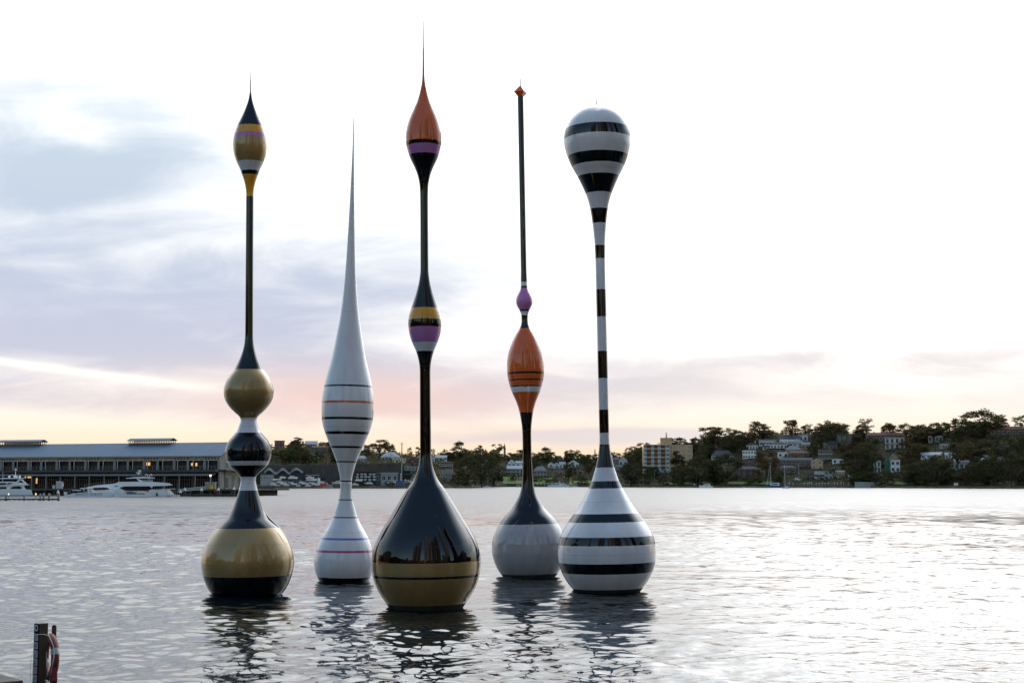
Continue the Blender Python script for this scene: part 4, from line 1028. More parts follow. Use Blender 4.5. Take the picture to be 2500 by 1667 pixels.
# flybridge yacht cut by the left edge
Y = 408.0; T = traced(Y, 0, 1209.5); q = lambda pts: [T(*p) for p in pts]
t = thing('motor_yacht', 'white flybridge motor yacht with radar domes, cut off by the left edge', 'yacht', (xpix(0, Y), Y, 0), face_cam((xpix(0, Y), Y)))
m = MB(); vs = []
hp = [(-120, 1184, .4), (-112, 1184.5, 1.2), (-85, 1186, 2.4), (-50, 1188, 2.9), (0, 1190.5, 3.0), (40, 1191.5, 3.0), (59, 1192, 2.9), (72.5, 1192.8, 2.8), (76.5, 1207, 2.8)]
for i, (u, v, b) in enumerate(hp):
    x, z = T(u, v); vs += [(x, b, z), (x, b * .88, .05), (x + .3, b * .3, -.8), (x + .3, -b * .3, -.8), (x, -b * .88, .05), (x, -b, z)]
n = len(hp)
m.add(vs, [(i * 6 + k, i * 6 + k + 1, (i + 1) * 6 + k + 1, (i + 1) * 6 + k) for i in range(n - 1) for k in range(5)] + [(i * 6 + 5, i * 6, (i + 1) * 6, (i + 1) * 6 + 5) for i in range(n - 1)] + [tuple(range(5, -1, -1)), tuple((n - 1) * 6 + k for k in range(6))])
m.build('hull', M_gel, t)
m = MB(); m.prism(q([(-70, 1187), (-40, 1176), (-10, 1174), (60, 1177), (68, 1181.5), (56, 1182.5), (56, 1186), (60, 1192.5), (-60, 1191)]), -2.5, 2.5); m.build('superstructure', M_gel, t)
m = MB(); m.prism(q([(-40, 1176), (-10, 1173.5), (30, 1173), (58, 1177), (68.5, 1181), (52, 1182.6), (-20, 1182.8)]), -2.9, 2.9); m.build('boat_deck', M_gel, t)
for pts in ([(23, 1188), (32, 1185), (45, 1184.3), (52.5, 1188.3), (47, 1190.6), (26, 1190.4)], [(-12, 1186.6), (14, 1186), (16.5, 1189), (12, 1191), (-10, 1190.6)]):
    m = MB(); sides(m, q(pts), 2.48, 2.6); m.build('window', M_blind, t)
for pts in ([(-20, 1176.4), (16, 1176.2), (12, 1180.6), (-20, 1181)], [(19, 1176.2), (30, 1176), (23, 1179.6), (14, 1180.4)]):
    m = MB(); sides(m, q(pts), 2.88, 2.96); m.build('window', M_blind, t)
m = MB(); m.prism(q([(-8, 1166.5), (34, 1167), (44, 1173.5), (-6, 1174)]), -2.0, 2.0); m.build('fly_screen', M_blind, t)
m = MB(); sides(m, q([(46, 1168), (50, 1167), (62, 1178), (58, 1178)]), 2.0, 2.2); sides(m, q([(46, 1167), (49, 1168.5), (38, 1175.5), (34, 1175.5)]), 2.0, 2.2); m.build('arch', M_gel, t)
m = MB(); m.prism(q([(-12, 1166), (10, 1164.4), (55.5, 1164.2), (55.5, 1166.2), (-12, 1167)]), -2.3, 2.3); m.build('hardtop', M_gel, t)
for u in (21, 44.8):
    x, z = T(u, 1162); m = MB(); m.ell((x, 0, z), .32, .32, .42); m.box(x - .15, x + .15, -.15, .15, z - .6, z - .2); m.build('radar_dome', M_trim, t)
m = MB(); x, z = T(34.8, 1164); _, z1 = T(34.8, 1139); m.tube((x, 0, z), (x, 0, z1), .12, .05); xa, zz = T(27, 1156); m.bar((xa, 0, zz), (x, 0, zz - .6), .15); m.box(x - .5, x + .6, -.3, .3, z, z + .7); m.box(x - .3, x + .4, -.1, .1, z1 - .8, z1 - .5); m.build('mast', M_trim, t)
m = MB(); x, z = T(5.8, 1174); _, z1 = T(5.8, 1148); m.tube((x, -2.4, z), (x, -2.4, z1), .06, .03, 5); m.build('whip_antenna', M_trim, t)

# launch with lettering on its side
Y = 394.0; T = traced(Y, 213, 1212.2); q = lambda pts: [T(*p) for p in pts]
t = thing('launch_boat', 'pale launch lettered AHOY DAYS with a square bow and canopy', 'boat', (xpix(213, Y), Y, 0), face_cam((xpix(213, Y), Y)))
m = MB(); m.prism(q([(169, 1211.4), (177, 1203.4), (199, 1201), (263.8, 1199.8), (266.3, 1211.2), (240, 1213.5), (185, 1213.5)]), -1.9, 1.9); m.prism(q([(159.5, 1199.3), (167, 1199.3), (167.5, 1206), (173, 1206), (171, 1212.5), (161, 1210)]), -1.6, 1.6); m.build('hull', mat('pale_blue_gelcoat', (0.62, 0.68, 0.72), 0.3, coat=0.4, var=0.05), t)
for (ua, ub, v) in ((179, 199, 1195.6), (197, 224, 1190.8)):
    m = MB(); xa, z = T(ua, v); xb, _ = T(ub, v); m.box(xa, xb, -1.5, 1.5, z - .12, z + .1); m.build('canopy', M_gel, t)
m = MB()
for u, v in ((193, 1195.6), (208, 1190.8), (213, 1190.8), (221, 1190.8)):
    x, z = T(u, v); _, zb = T(u, 1202); m.bar((x, -1.3, zb), (x, -1.3, z), .09); m.bar((x, 1.3, zb), (x, 1.3, z), .09)
m.build('canopy_post', M_gate, t)
m = MB(); m.prism(q([(207, 1192), (214, 1192), (214, 1200), (207, 1200)]), -1.0, 1.0); m.build('console', M_black, t)
m = MB(); m.prism(q([(221, 1194), (227, 1194.5), (232, 1199), (224, 1199.8)]), -1.2, 1.2); m.build('bow_cover', M_trim, t)
m = MB(); m.prism(q([(169, 1197), (176, 1196), (175, 1203), (169, 1204)]), -.9, .9); m.build('outboard_motor', mat('dull_red_cowl', (0.10, 0.03, 0.03), 0.5), t)
fc = bpy.data.curves.new('hull_lettering', 'FONT'); fc.body = 'AHOY DAYS'; fc.size = 10.0 * Y / F; fc.extrude = 0.01; fc.align_x = 'CENTER'; fc.space_character = 1.15
fc.materials.append(mat('grey_lettering', (0.10, 0.14, 0.18), 0.5, var=0))
fo = bpy.data.objects.new('lettering_source', fc); C.objects.link(fo); bpy.context.view_layer.update()
lm = bpy.data.meshes.new_from_object(fo.evaluated_get(bpy.context.evaluated_depsgraph_get())); bpy.data.objects.remove(fo)
fo = link('hull_lettering', lm, t); x, z = T(217, 1208.6); fo.location = (x, -1.93, z); fo.rotation_euler = (math.pi / 2, 0, 0)

# open tender
Y = 392.0; T = traced(Y, 327, 1212.4); q = lambda pts: [T(*p) for p in pts]
t = thing('speedboat', 'low white speedboat with a grey arch and a red flag beside the long yacht', 'boat', (xpix(327, Y), Y, 0), face_cam((xpix(327, Y), Y)))
m = MB(); vs = []
for u, v, b in ((284, 1206.5, .2), (292, 1206.3, .9), (310, 1206, 1.3), (340, 1205.2, 1.4), (368, 1204.8, 1.35)):
    x, z = T(u, v); vs += [(x, b, z), (x, b * .9, .1), (x, b * .3, -.3), (x, -b * .3, -.3), (x, -b * .9, .1), (x, -b, z)]
m.add(vs, [(i * 6 + k, i * 6 + k + 1, (i + 1) * 6 + k + 1, (i + 1) * 6 + k) for i in range(4) for k in range(5)] + [(i * 6 + 5, i * 6, (i + 1) * 6, (i + 1) * 6 + 5) for i in range(4)] + [tuple(range(5, -1, -1)), tuple(24 + k for k in range(6))])
m.build('hull', M_gel, t)
m = MB()
for y in (-1.1, 1.1): m.path([(T(u, v)[0], y, T(u, v)[1]) for u, v in ((306, 1206), (306.5, 1198), (312, 1197), (324, 1197.5), (333, 1200.5), (338, 1204.5))], .07, 5); m.bar((T(321, 1197.4)[0], y, T(321, 1197.4)[1]), (T(321, 1206)[0], y, T(321, 1206)[1]), .08)
m.build('arch', M_gate, t)
m = MB(); m.prism(q([(310, 1199), (320, 1198.5), (333, 1201.5), (336, 1205), (310, 1205.5)]), -.8, .8); m.build('windscreen', mat('smoked_screen', (0.10, 0.13, 0.15), 0.15, var=0), t)
m = MB(); m.prism(q([(337, 1203), (353, 1202.5), (353, 1205), (337, 1205.2)]), -1.0, 1.0); m.build('cushion', mat('dull_red_cushion', (0.16, 0.03, 0.035), 0.8), t)
m = MB(); x, z = T(360, 1205); _, z1 = T(360, 1195); m.bar((x, 0, z), (x, 0, z1), .05); m.build('flag_staff', M_trim, t)
m = MB(); xa, za = T(357.5, 1195); xb, zb = T(362, 1200); m.box(xa, xb, -.03, .03, zb, za); m.build('flag', M_red, t)

# floating pontoon, gangway, mooring piles with white cones
ya, yb = 412.0, 409.0
g = Vector((xpix(470, 411), 411, 0)); s = 411 / F
t = thing('pontoon', 'low dark floating pontoon below the wharf shed', 'pontoon', g, face_cam(g))
m = MB(); m.box(-104 * s, 106 * s, 0, 2.6, -.3, .45); m.build('float', M_dark, t)
for k in range(14):
    m = MB(); xx = -104 * s + k * 15 * s; m.box(xx + .03, xx + 15 * s - .03, -.06, 2.7, .45, .58); m.build('deck_panel', M_timber, t)
def ZV(v, Y): return zpix(v, Y)
Yg = 416.0; T = traced(Yg, 467, 1211); q = lambda p: T(*p)
t = thing('gangway', 'sloping grey truss gangway from the wharf down to the pontoon', 'gangway', (xpix(467, Yg), Yg, 0), face_cam((xpix(467, Yg), Yg)))
for yy in (0, 1.5):
    m = MB(); a0, a1, b0, b1 = (q((436, 1194.5)), q((502, 1187)), q((436, 1200)), q((502, 1193)))
    P3 = lambda p: (p[0], yy, p[1])
    m.bar(P3(a0), P3(a1), .18); m.bar(P3(b0), P3(b1), .18)
    for k in range(14):
        f, f2 = k / 14, (k + 1) / 14; l = lambda A, B_, f_: (A[0] + (B_[0] - A[0]) * f_, yy, A[1] + (B_[1] - A[1]) * f_)
        m.bar(l(b0, b1, f), l(a0, a1, (f + f2) / 2), .12); m.bar(l(a0, a1, (f + f2) / 2), l(b0, b1, f2), .12)
    m.build('truss', M_pale, t)
m = MB(); m.add([(b0[0], 0, b0[1]), (b1[0], 0, b1[1]), (b1[0], 1.5, b1[1]), (b0[0], 1.5, b0[1])], [(0, 1, 2, 3)]); m.build('walkway', M_gate, t)
m = MB(); m.box(-.32, .32, -.32, .32, -2, 1.0); pile_me = MB().tube((0, 0, -2), (0, 0, 2.05), .36, n=10).mesh('shaft', M_black); cone_me = MB().tube((0, 0, 2.05), (0, 0, 2.95), .42, .03, n=10).mesh('cap', M_trim)
for u, vtip, lab in ((441, 1194.5, 'shortest black pile with a white cone cap at the foot of the gangway'), (452, 1189, 'black mooring pile with a white cone cap left of the gangway middle'), (492.5, 1189.5, 'black mooring pile with a white cone cap at the upper gangway end'), (533.5, 1188.5, 'black mooring pile with a white cone cap beside the red lifebuoy'), (571.5, 1187, 'black mooring pile with a white cone cap nearest the gold and black float'), (142.5, 1195, 'black mooring pile with a white cone cap behind the old jetty end')):
    Yp = 413.0; z = zpix(vtip, Yp)
    t = thing('mooring_pile', lab, 'pile', (xpix(u, Yp), Yp, 0), 0, 'cone capped mooring piles')
    o = link('shaft', pile_me, t); o.location.z = z - 2.95; o = link('cap', cone_me, t); o.location.z = z - 2.95
# lamp, bin, kiosk, red ring on the wharf
Yl = 428.0; z0 = zd
t = thing('street_lamp', 'lit lamp post standing on the wharf near the shed corner', 'lamp', (xpix(513.5, Yl), Yl, z0))
zt = zpix(1163, Yl) - z0
m = MB(); m.tube((0, 0, -.1), (0, 0, zt), .09, .06); m.bar((0, 0, zt), (.7, 0, zt + .5), .07); m.build('post', M_gate, t)
m = MB(); m.tube((0, 0, zt), (0, 0, zt + .55), .22, .36, 10); m.build('lantern', M_lamp, t)
t = thing('bin', 'yellow bin on the wharf at the foot of the lamp post', 'bin', (xpix(515.5, Yl - 1), Yl - 1, z0))
m = MB(); m.box(-.38, .38, -.35, .35, 0, 1.0); m.build('body', M_yellow, t); m = MB(); m.box(-.42, .42, -.4, .4, 1.0, 1.1); m.build('lid', M_yellow, t)
t = thing('kiosk', 'small pale kiosk box behind the lamp post', 'kiosk', (xpix(513, Yl + 3), Yl + 3, z0))
m = MB(); m.box(-1.5, 1.5, 0, 2, 0, 1.9); m.build('body', M_stone, t); m = MB(); m.box(-1.6, 1.6, -.1, 2.1, 1.9, 2.05); m.build('roof', M_pale, t)
Yr = 414.0
t = thing('lifebuoy', 'small red lifebuoy hung by the cone capped piles', 'lifebuoy', (xpix(526.5, Yr), Yr, zpix(1197.5, Yr)))
m = MB(); m.path([(.36 * math.cos(a), 0, .36 * math.sin(a)) for a in np.linspace(0, 2 * math.pi, 16, endpoint=False)], .13, 6, closed=True); m.build('ring', M_red, t)
Yk = 431.0
for k, (u, w, h) in enumerate(((141, .9, 2.2), (148, 1.0, 2.1), (130.5, .6, 1.0))):
    t = thing('container', ('tall pale bin cage by the shop fronts, left one of the tall pair', 'tall pale bin cage by the shop fronts, right one of the tall pair', 'short white crate by the shop fronts')[k], 'container', (xpix(u, Yk), Yk, zd))
    m = MB(); m.box(-w / 2, w / 2, 0, .9, .1, h); m.build('body', M_pale, t); m = MB(); m.box(-w / 2 - .05, w / 2 + .05, -.05, .95, h, h + .1); m.build('lid', M_trim, t)

# old jetty with round piles, nearer
Yj = water_y(1221.5); s = Yj / F
t = thing('jetty', 'old low timber jetty with a single rail in front of the left yacht', 'jetty', (xpix(70, Yj), Yj, 0), face_cam((xpix(70, Yj), Yj)))
m = MB(); m.box(-75 * s, 70 * s, .2, 2.2, 0.15, .45); m.build('deck', M_timber, t)
m = MB(); m.box(-75 * s, 30 * s, .1, .22, 1.05, 1.25); m.build('rail', M_gate, t)
m = MB(); m.box(50 * s, 72 * s, .1, .22, 1.15, 1.28); m.build('rail', M_gate, t)
m = MB()
for u in np.arange(-5, 140, 11.0): m.box((u - 70) * s - .1, (u - 70) * s + .1, .2, .5, -1.5, .2)
m.build('under_posts', M_dark, t)
jp = [(16.5, 1207, .26, 'grey jetty pile with lamp nearest the left edge'), (60, 1207.5, .2, 'slim grey jetty pile in front of the yacht stern'), (99.5, 1204.5, .2, 'grey jetty pile, left of the close pair'), (107.5, 1203.5, .26, 'grey round topped jetty pile, right of the close pair'), (121, 1204, .27, 'stout grey round topped jetty pile standing alone'), (144, 1203, .26, 'grey round topped pile at the outer end of the jetty')]
for u, vt, r, lab in jp:
    t = thing('jetty_pile', lab, 'pile', (xpix(u, Yj - .3), Yj - .3, 0), 0, 'piles of the old jetty')
    z = zpix(vt, Yj); m = MB(); m.tube((0, 0, -1.5), (0, 0, z - .2), r, n=10); m.ell((0, 0, z - .2), r, r, .22); m.build('shaft', mat('bleached_pile', (0.30, 0.31, 0.30), 0.8, var=0.3, nscale=1.5), t)
    m = MB(); m.tube((0, 0, -1.5), (0, 0, .35), r + .02, n=10, cap=False); m.build('tide_band', M_dark, t)
for u in (20.5, 87): 
    t = thing('jetty_light', 'small lit deck light on the old jetty, %s' % ('left one' if u < 50 else 'right one'), 'light', (xpix(u, Yj), Yj + .4, 1.2)); m = MB(); m.box(-.05, .05, -.05, .05, -.9, .1); m.build('stem', M_gate, t); m = MB(); m.ell((0, 0, .22), .13, .13, .2); m.build('globe', M_lamp, t)

# ------------------------------------------------------------------ boatyard and marina in the middle distance
def small_boat(label, u, vb, lpx, dirn=1, kind='cruiser', hull=None, on_water=False, lift=None, Y=None, group=None):
    if on_water: Y = Y or water_y(vb); z = 0.0
    else:
        g_ = ground_at(u, vb); Y = Y or g_.y; z = zpix(vb, Y)
    L = lpx * Y / F
    t = thing('motor_boat' if kind != 'sail' else 'sailboat', label, 'boat', (xpix(u, Y), Y, z), face_cam((xpix(u, Y), Y)) + (0 if dirn > 0 else math.pi), group)
    H = L * .115; Bm = L * .3
    h = hull_loft(L, Bm, H); h.v = [(x - L / 2, y, zz) for x, y, zz in h.v]; h.build('hull', hull or M_gel, t)
    m = MB(); c = lambda *p: [(x * L, H + z_ * L) for x, z_ in p]
    if kind == 'cruiser':
        m.prism(c((-.32, 0), (.22, 0.02), (.10, .12), (-.28, .12)), -Bm * .36, Bm * .36); m.build('cabin', M_gel, t)
        m = MB(); sides(m, c((-.22, .045), (.13, .05), (.07, .10), (-.22, .10)), Bm * .34, Bm * .375); m.build('window', M_blind, t)
        m = MB(); m.prism(c((-.34, .125), (.08, .125), (.04, .15), (-.32, .15)), -Bm * .38, Bm * .38); m.build('roof', M_gel, t)
        m = MB(); m.path([(L * .18, -Bm * .3, H * 1.05), (L * .2, -Bm * .3, H + L * .05), (L * .42, -Bm * .12, H * 1.2 + L * .05), (L * .46, 0, H * 1.25 + L * .05)], .035, 5); m.build('bow_rail', M_gate, t)
    elif kind == 'fly':
        m.prism(c((-.36, 0), (.26, 0.02), (.12, .10), (-.36, .10)), -Bm * .38, Bm * .38); m.build('cabin', M_gel, t)
        m = MB(); sides(m, c((-.26, .035), (.16, .04), (.10, .085), (-.26, .085)), Bm * .36, Bm * .40); m.build('window', M_blind, t)
        m = MB(); m.prism(c((-.34, .105), (.06, .105), (.0, .16), (-.06, .165), (-.10, .13), (-.3, .13)), -Bm * .33, Bm * .33); m.build('fly_bridge', M_gel, t)
        m = MB(); m.bar((-.22 * L, 0, H + .12 * L), (-.26 * L, 0, H + .27 * L), .12); m.box(-.3 * L, -.2 * L, -Bm * .3, Bm * .3, H + .215 * L, H + .23 * L); m.build('radar_arch', M_trim, t)
    elif kind == 'canopy':
        m.prism(c((-.45, .10), (.30, .08), (.40, .03), (.30, .05), (-.45, .06)), -Bm * .5, Bm * .5); m.build('canvas_cover', M_blue, t)
        m = MB(); m.prism(c((-.40, 0), (.20, 0), (.16, .06), (-.40, .06)), -Bm * .42, Bm * .42); m.build('cabin', M_navy, t)
    elif kind == 'open':
        m.prism(c((-.05, 0), (.15, .0), (.05, .08), (.02, .08)), -Bm * .3, Bm * .3); m.build('windscreen', M_blind, t)
        m = MB(); m.prism(c((-.50, -.03), (-.44, -.03), (-.44, .05), (-.50, .05)), -Bm * .1, Bm * .1); m.build('outboard_motor', M_black, t)
    elif kind == 'sail':
        m.prism(c((-.25, 0), (.15, .02), (.10, .05), (-.22, .06)), -Bm * .28, Bm * .28); m.build('cabin', M_gel, t)
        ht = lift
        m = MB(); m.tube((L * .08, 0, H), (L * .08, 0, ht), .14, .09, 6); m.build('mast', M_trim, t)
        m = MB(); m.tube((L * .08, 0, H + L * .12), (-L * .38, 0, H + L * .13), .12, .1, 6); m.build('boom', M_trim, t)
        m = MB(); m.path([(L * .48, 0, H * 1.2), (L * .08, 0, ht)], .025, 4); m.path([(-L * .48, 0, H), (L * .08, 0, ht)], .025, 4); m.build('stays', M_gate, t)
    return t


Yy = 968.0
# the retaining wall behind the yard with timber posts
t = None
def wallseg(u0, u1, vtop0, vtop1, Yw):
    global t
    g = Vector((xpix((u0 + u1) / 2, Yw), Yw, 2)); s = Yw / F
    t = thing('retaining_wall', 'long dark rock retaining wall with vertical posts behind the boatyard', 'wall', g, face_cam(g))
    xa, xb = -(u1 - u0) / 2 * s, (u1 - u0) / 2 * s; za, zb = zpix(vtop0, Yw) - 2, zpix(vtop1, Yw) - 2
    m = MB(); m.prism([(xa, -1), (xb, -1), (xb, zb), (xa, za)], 0, 1.2); m.build('face', mat('dark_rock', (0.065, 0.055, 0.05), 0.9, var=0.5, nscale=0.15, bump=0.5, bscale=0.5), t)
    pm_ = {}
    for k in range(34):
        x = xa + (xb - xa) * (k + .5) / 34; h = za + (zb - za) * (k + .5) / 34 + .8
        m = MB(); m.box(x - .22, x + .22, -.35, 0, -1, h); m.build('post', M_timber, t)
    m = MB(); m.prism([(xa, za + .1), (xb, zb + .1), (xb, zb + .45), (xa, za + .45)], -.2, .2); m.build('coping', M_brown, t)
wallseg(640, 978, 1138, 1130.5, Yy + 74)
# wave roofed sheds
g = Vector((xpix(691, Yy + 50), Yy + 50, 2)); s = (Yy + 50) / F
t = thing('wave_roof_shed', 'boat storage shed with a rolling wave shaped roof', 'shed', g, face_cam(g))
xs = np.linspace(-46, 48, 48); zt = [zpix(1152.5 - 5.0 * math.cos((x + 46 - 12) / 33.0 * 2 * math.pi) * (1 if x < 20 else .75) - (0 if x < 20 else 2), Yy + 50) - 2 for x in xs]
m = MB(); poly = [(x * s, z) for x, z in zip(xs, zt)] + [(x * s, z - .45) for x, z in reversed(list(zip(xs, zt)))]
n = len(xs)
m.add([(x * s, -2, z) for x, z in zip(xs, zt)] + [(x * s, 24, z + 2.5) for x, z in zip(xs, zt)] + [(x * s, -2, z - .5) for x, z in zip(xs, zt)], [(i, i + 1, n + i + 1, n + i) for i in range(n - 1)] + [(2 * n + i, 2 * n + i + 1, i + 1, i) for i in range(n - 1)])
m.build('roof', mat('weathered_wave_roof', (0.10, 0.105, 0.11), 0.9, spec=0.0, var=0.3, nscale=0.2), t)
m = MB(); m.add([(x * s, 0, z - .4) for x, z in zip(xs, zt)] + [(x * s, 0, -1) for x in xs], [(i + 1, i, n + i, n + i + 1) for i in range(n - 1)]); m.build('wall', mat('dark_shed_boards', (0.035, 0.035, 0.04), 0.8, var=0.3, nscale=0.3), t)
for x in (-40, -20, 4, 30):
    m = MB(); m.box(x * s - 2, x * s + 2, -.12, 0, 0, 3.0); m.build('door', M_gate, t)
g = Vector((xpix(653, Yy + 34), Yy + 34, 2)); s = (Yy + 34) / F
house('low green grey yard office beside the wave roofed shed', 636, 668, 1159, 1173, 'flat', 1157.6, M_grey, M_greenroof, 1, 5, vg=1186)
t = house('slate blue boat repair shed with an overhanging flat roof', 930, 971, 1156, 1177, 'flat', 1153.5, mat('blue_grey_boards', (0.19, 0.23, 0.25), 0.7, var=0.12, nscale=0.4), M_metalroof, 1, 3, vg=1186, name='shed', cat='shed')
t = house('dark end bay of the boat repair shed under the same roof line', 917, 930, 1156.5, 1177, 'flat', 1154.4, M_slate, M_greyroof, 1, 1, vg=1186, name='shed', cat='shed')
# dry stack rack with small hulls
g = Vector((xpix(893, Yy + 40), Yy + 40, 2)); s = (Yy + 40) / F
t = thing('boat_rack', 'dark open boat rack under a flat roof at the foot of the rock wall', 'rack', g, face_cam(g))
m = MB(); m.box(-26 * s, 27 * s, -1, 14, zpix(1152.5, g.y) - 2, zpix(1151, g.y) - 2); m.build('roof', M_tile, t)
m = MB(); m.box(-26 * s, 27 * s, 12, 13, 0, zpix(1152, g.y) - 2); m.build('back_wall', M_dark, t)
m = MB()
for x in np.linspace(-25, 26, 7): m.box(x * s - .15, x * s + .15, -.2, .1, -1, zpix(1152, g.y) - 2)
for v in (1173, 1166, 1159.5): m.box(-26 * s, 27 * s, -.3, .3, zpix(v, g.y) - 2.2, zpix(v, g.y) - 2)
m.build('frame', M_black, t)
rk = hull_loft(5.5, 2.2, .8); rk.v = [(x - 2.7, y, z) for x, y, z in rk.v]; rkm = rk.mesh('racked_dinghy', M_pale)
rr = random.Random(9)
for v, lvl in ((1173, 'bottom'), (1166, 'middle'), (1159.5, 'top')):
    for k in range(5):
        o = link('racked_dinghy', rkm, None, (xpix(872 + k * 10 + rr.random() * 2, g.y), g.y + 2, zpix(v, g.y) + .35), (0, 0, R(90 + rr.uniform(-8, 8))))
        tag(o, 'small pale dinghy stowed bow out on the %s shelf of the dark rack' % lvl, 'boat', 'dinghies on the boat rack')
# white shelter frame and lattice boat hoist
house('white gabled boat shelter behind the lattice hoist', 790, 820, 1156, 1170, 'gable', 1149.5, M_white, M_metalroof, 1, 4, vg=1184)
g = Vector((xpix(778, Yy + 30), Yy + 30, 2)); s = g.y / F
t = thing('canopy', 'long flat white canopy on thin posts over the boat yard', 'canopy', (xpix(762, Yy + 30), Yy + 30, 2), face_cam(g))
m = MB(); m.box(-17 * s, 17 * s, 0, 7, zpix(1160, g.y) - 2, zpix(1158.4, g.y) - 2); m.build('roof', M_metalroof, t)
for x in (-16, -5, 5, 16):
    m = MB(); m.box(x * s - .1, x * s + .1, .1, .3, 0, zpix(1160, g.y) - 2); m.build('post', M_gate, t)
g = Vector((xpix(806, Yy + 12), Yy + 12, 2)); s = g.y / F
t = thing('boat_hoist', 'dark steel lattice boat hoist rising above the yard', 'crane', g, face_cam(g))
for x in (-9, -1, 8):
    m = MB(); h = zpix(1133 if x > -5 else 1140, g.y) - 2; w = .75
    for a in (-w, w): m.bar((x * s + a, 0, -1), (x * s + a, 0, h), .16)
    for k in range(12): m.bar((x * s + (-w if k % 2 else w), 0, h * k / 12), (x * s + (w if k % 2 else -w), 0, h * (k + 1) / 12), .12)
    m.build('mast', M_black, t)
m = MB(); h = zpix(1150, g.y) - 2
for z in (h, h + .9): m.bar((-10 * s, 0, z), (9 * s, 0, z), .18)
for k in range(10): m.bar((-10 * s + k * 1.9 * s, 0, h + (0 if k % 2 else .9)), (-10 * s + (k + 1) * 1.9 * s, 0, h + (.9 if k % 2 else 0)), .12)
m.build('girder', M_black, t)
# tall mast with a railed head and a striped pole
g = Vector((xpix(980.5, Yy + 20), Yy + 20, 2)); hz = zpix(1084, g.y) - 2
t = thing('light_mast', 'tall slim lighting mast with a railed platform on top', 'mast', g, face_cam(g))
m = MB(); m.tube((0, 0, -1), (0, 0, hz), .42, .3); m.build('pole', M_conc, t)
m = MB(); m.tube((0, 0, hz), (0, 0, hz + .25), .9, .9)
for k in range(8): a = k * math.pi / 4; m.bar((.9 * math.cos(a), .9 * math.sin(a), hz), (.9 * math.cos(a), .9 * math.sin(a), hz + 1.2), .09)
m.path([(.9 * math.cos(a), .9 * math.sin(a), hz + 1.2) for a in np.linspace(0, 2 * math.pi, 9)[:-1]], .06, 4, closed=True); m.build('platform', M_conc, t)
t = thing('striped_pole', 'black and white banded pole at the foot of the lighting mast', 'pole', (g.x - .15, g.y - 6, 2), 0)
z0, z1 = 0, zpix(1156, g.y - 6) - 2
for k in range(9):
    m = MB(); m.tube((0, 0, z0 + (z1 - z0) * k / 9), (0, 0, z0 + (z1 - z0) * (k + 1) / 9), .42, n=8); m.build('band', M_trim if k % 2 == 0 else M_black, t)
# boats on stands and in the yard
for a in [('white cabin boat with a flat sun top at the left of the boat stands', 690, 1166, 15, 1, 'cruiser', None), ('long low white hull on the lowest left boat stand', 676, 1171, 22, -1, 'open', None), ('white sports cruiser with a pale windscreen, middle of the boat stands', 715, 1167.5, 24, 1, 'cruiser', None),
          ('boat under a blue canvas cover at the front of the yard', 722, 1177, 28, -1, 'canopy', M_navy), ('white cruiser on the right hand boat stand', 757, 1167, 20, 1, 'cruiser', None), ('long pale hull below the flat canopy', 761, 1172, 26, 1, 'open', None),
          ('navy hulled speedboat raised on a stand', 786, 1169, 21, 1, 'open', M_navy), ('small white boat with blue stripe low in the yard', 690, 1182, 12, -1, 'open', None), ('tiny white runabout beside the blue covered boat', 665, 1183, 11, 1, 'open', None),
          ('white flybridge cruiser left of the narrow white float', 822, 1180, 24, -1, 'fly', None), ('white flybridge boat on blocks, upper one beside the rack', 876, 1173, 18, 1, 'fly', None), ('white cruiser on blocks below the upper flybridge boat', 868, 1183, 17, 1, 'cruiser', None),
          ('white covered boat in front of the dark boat rack', 900, 1181, 22, -1, 'cruiser', None), ('white day boat in front of the slate blue shed', 955, 1178, 22, -1, 'cruiser', None), ('large white flybridge yacht hauled out beside the striped pole', 997, 1179, 30, 1, 'fly', None)]:
    small_boat(a[0], a[1], a[2], a[3], a[4], a[5], a[6], Y=Yy + 10 + (a[1] * 7) % 13)
for i in range(17):
    small_boat('small white motor boat crowded among others along the boatyard edge', 668 + i * 8.4 + rr.uniform(-1.5, 1.5), (1181, 1185, 1178)[i % 3] + rr.uniform(-1, 1), rr.uniform(11, 17), rr.choice((1, -1)), rr.choice(('cruiser', 'fly', 'cruiser', 'open')), None, Y=Yy - 2 + (i % 3) * -6, group='small boats crowded along the boatyard edge')
g = Vector((xpix(730, Yy + 16), Yy + 16, 2)); s = g.y / F
t = thing('boat_stand', 'long pale steel stand carrying the hauled out boats', 'stand', g, face_cam(g))
m = MB(); m.box(-66 * s, 66 * s, -1, 4, zpix(1173.4, g.y) - 2.25, zpix(1173.4, g.y) - 2); m.build('beam', M_gate, t)
for x in np.linspace(-65, 65, 14):
    m = MB(); m.box(x * s - .14, x * s + .14, -.9, -.6, -.5, zpix(1173.4, g.y) - 2.2); m.build('leg', M_gate, t)
# white jetty posts along the marina edge
Ym = water_y(1190.6); s = Ym / F
t = thing('marina_jetty', 'low marina jetty along the boatyard edge', 'jetty', (xpix(735, Ym), Ym, 0), face_cam((xpix(735, Ym), Ym)))
m = MB(); m.box(-68 * s, 66 * s, 0, 3, .5, .9); m.build('deck', M_conc, t)
m = MB()
for u in np.arange(-67, 66, 4.2): m.box(u * s - .25, u * s + .25, -.1, .3, -1.5, .5)
m.build('under_posts', M_timber, t)
pst = MB().tube((0, 0, -1), (0, 0, 2.6), .22, n=6).mesh('shaft', M_gate); pcap = MB().ell((0, 0, 2.75), .34, .34, .34, 8, 5).mesh('cap', M_trim)
proto = thing('marina_pile', 'grey pile with a white cap along the marina jetty', 'pile', (xpix(669, Ym - .4), Ym - .4, 0), 0, 'white capped piles of the marina jetty')
link('shaft', pst, proto); link('cap', pcap, proto)
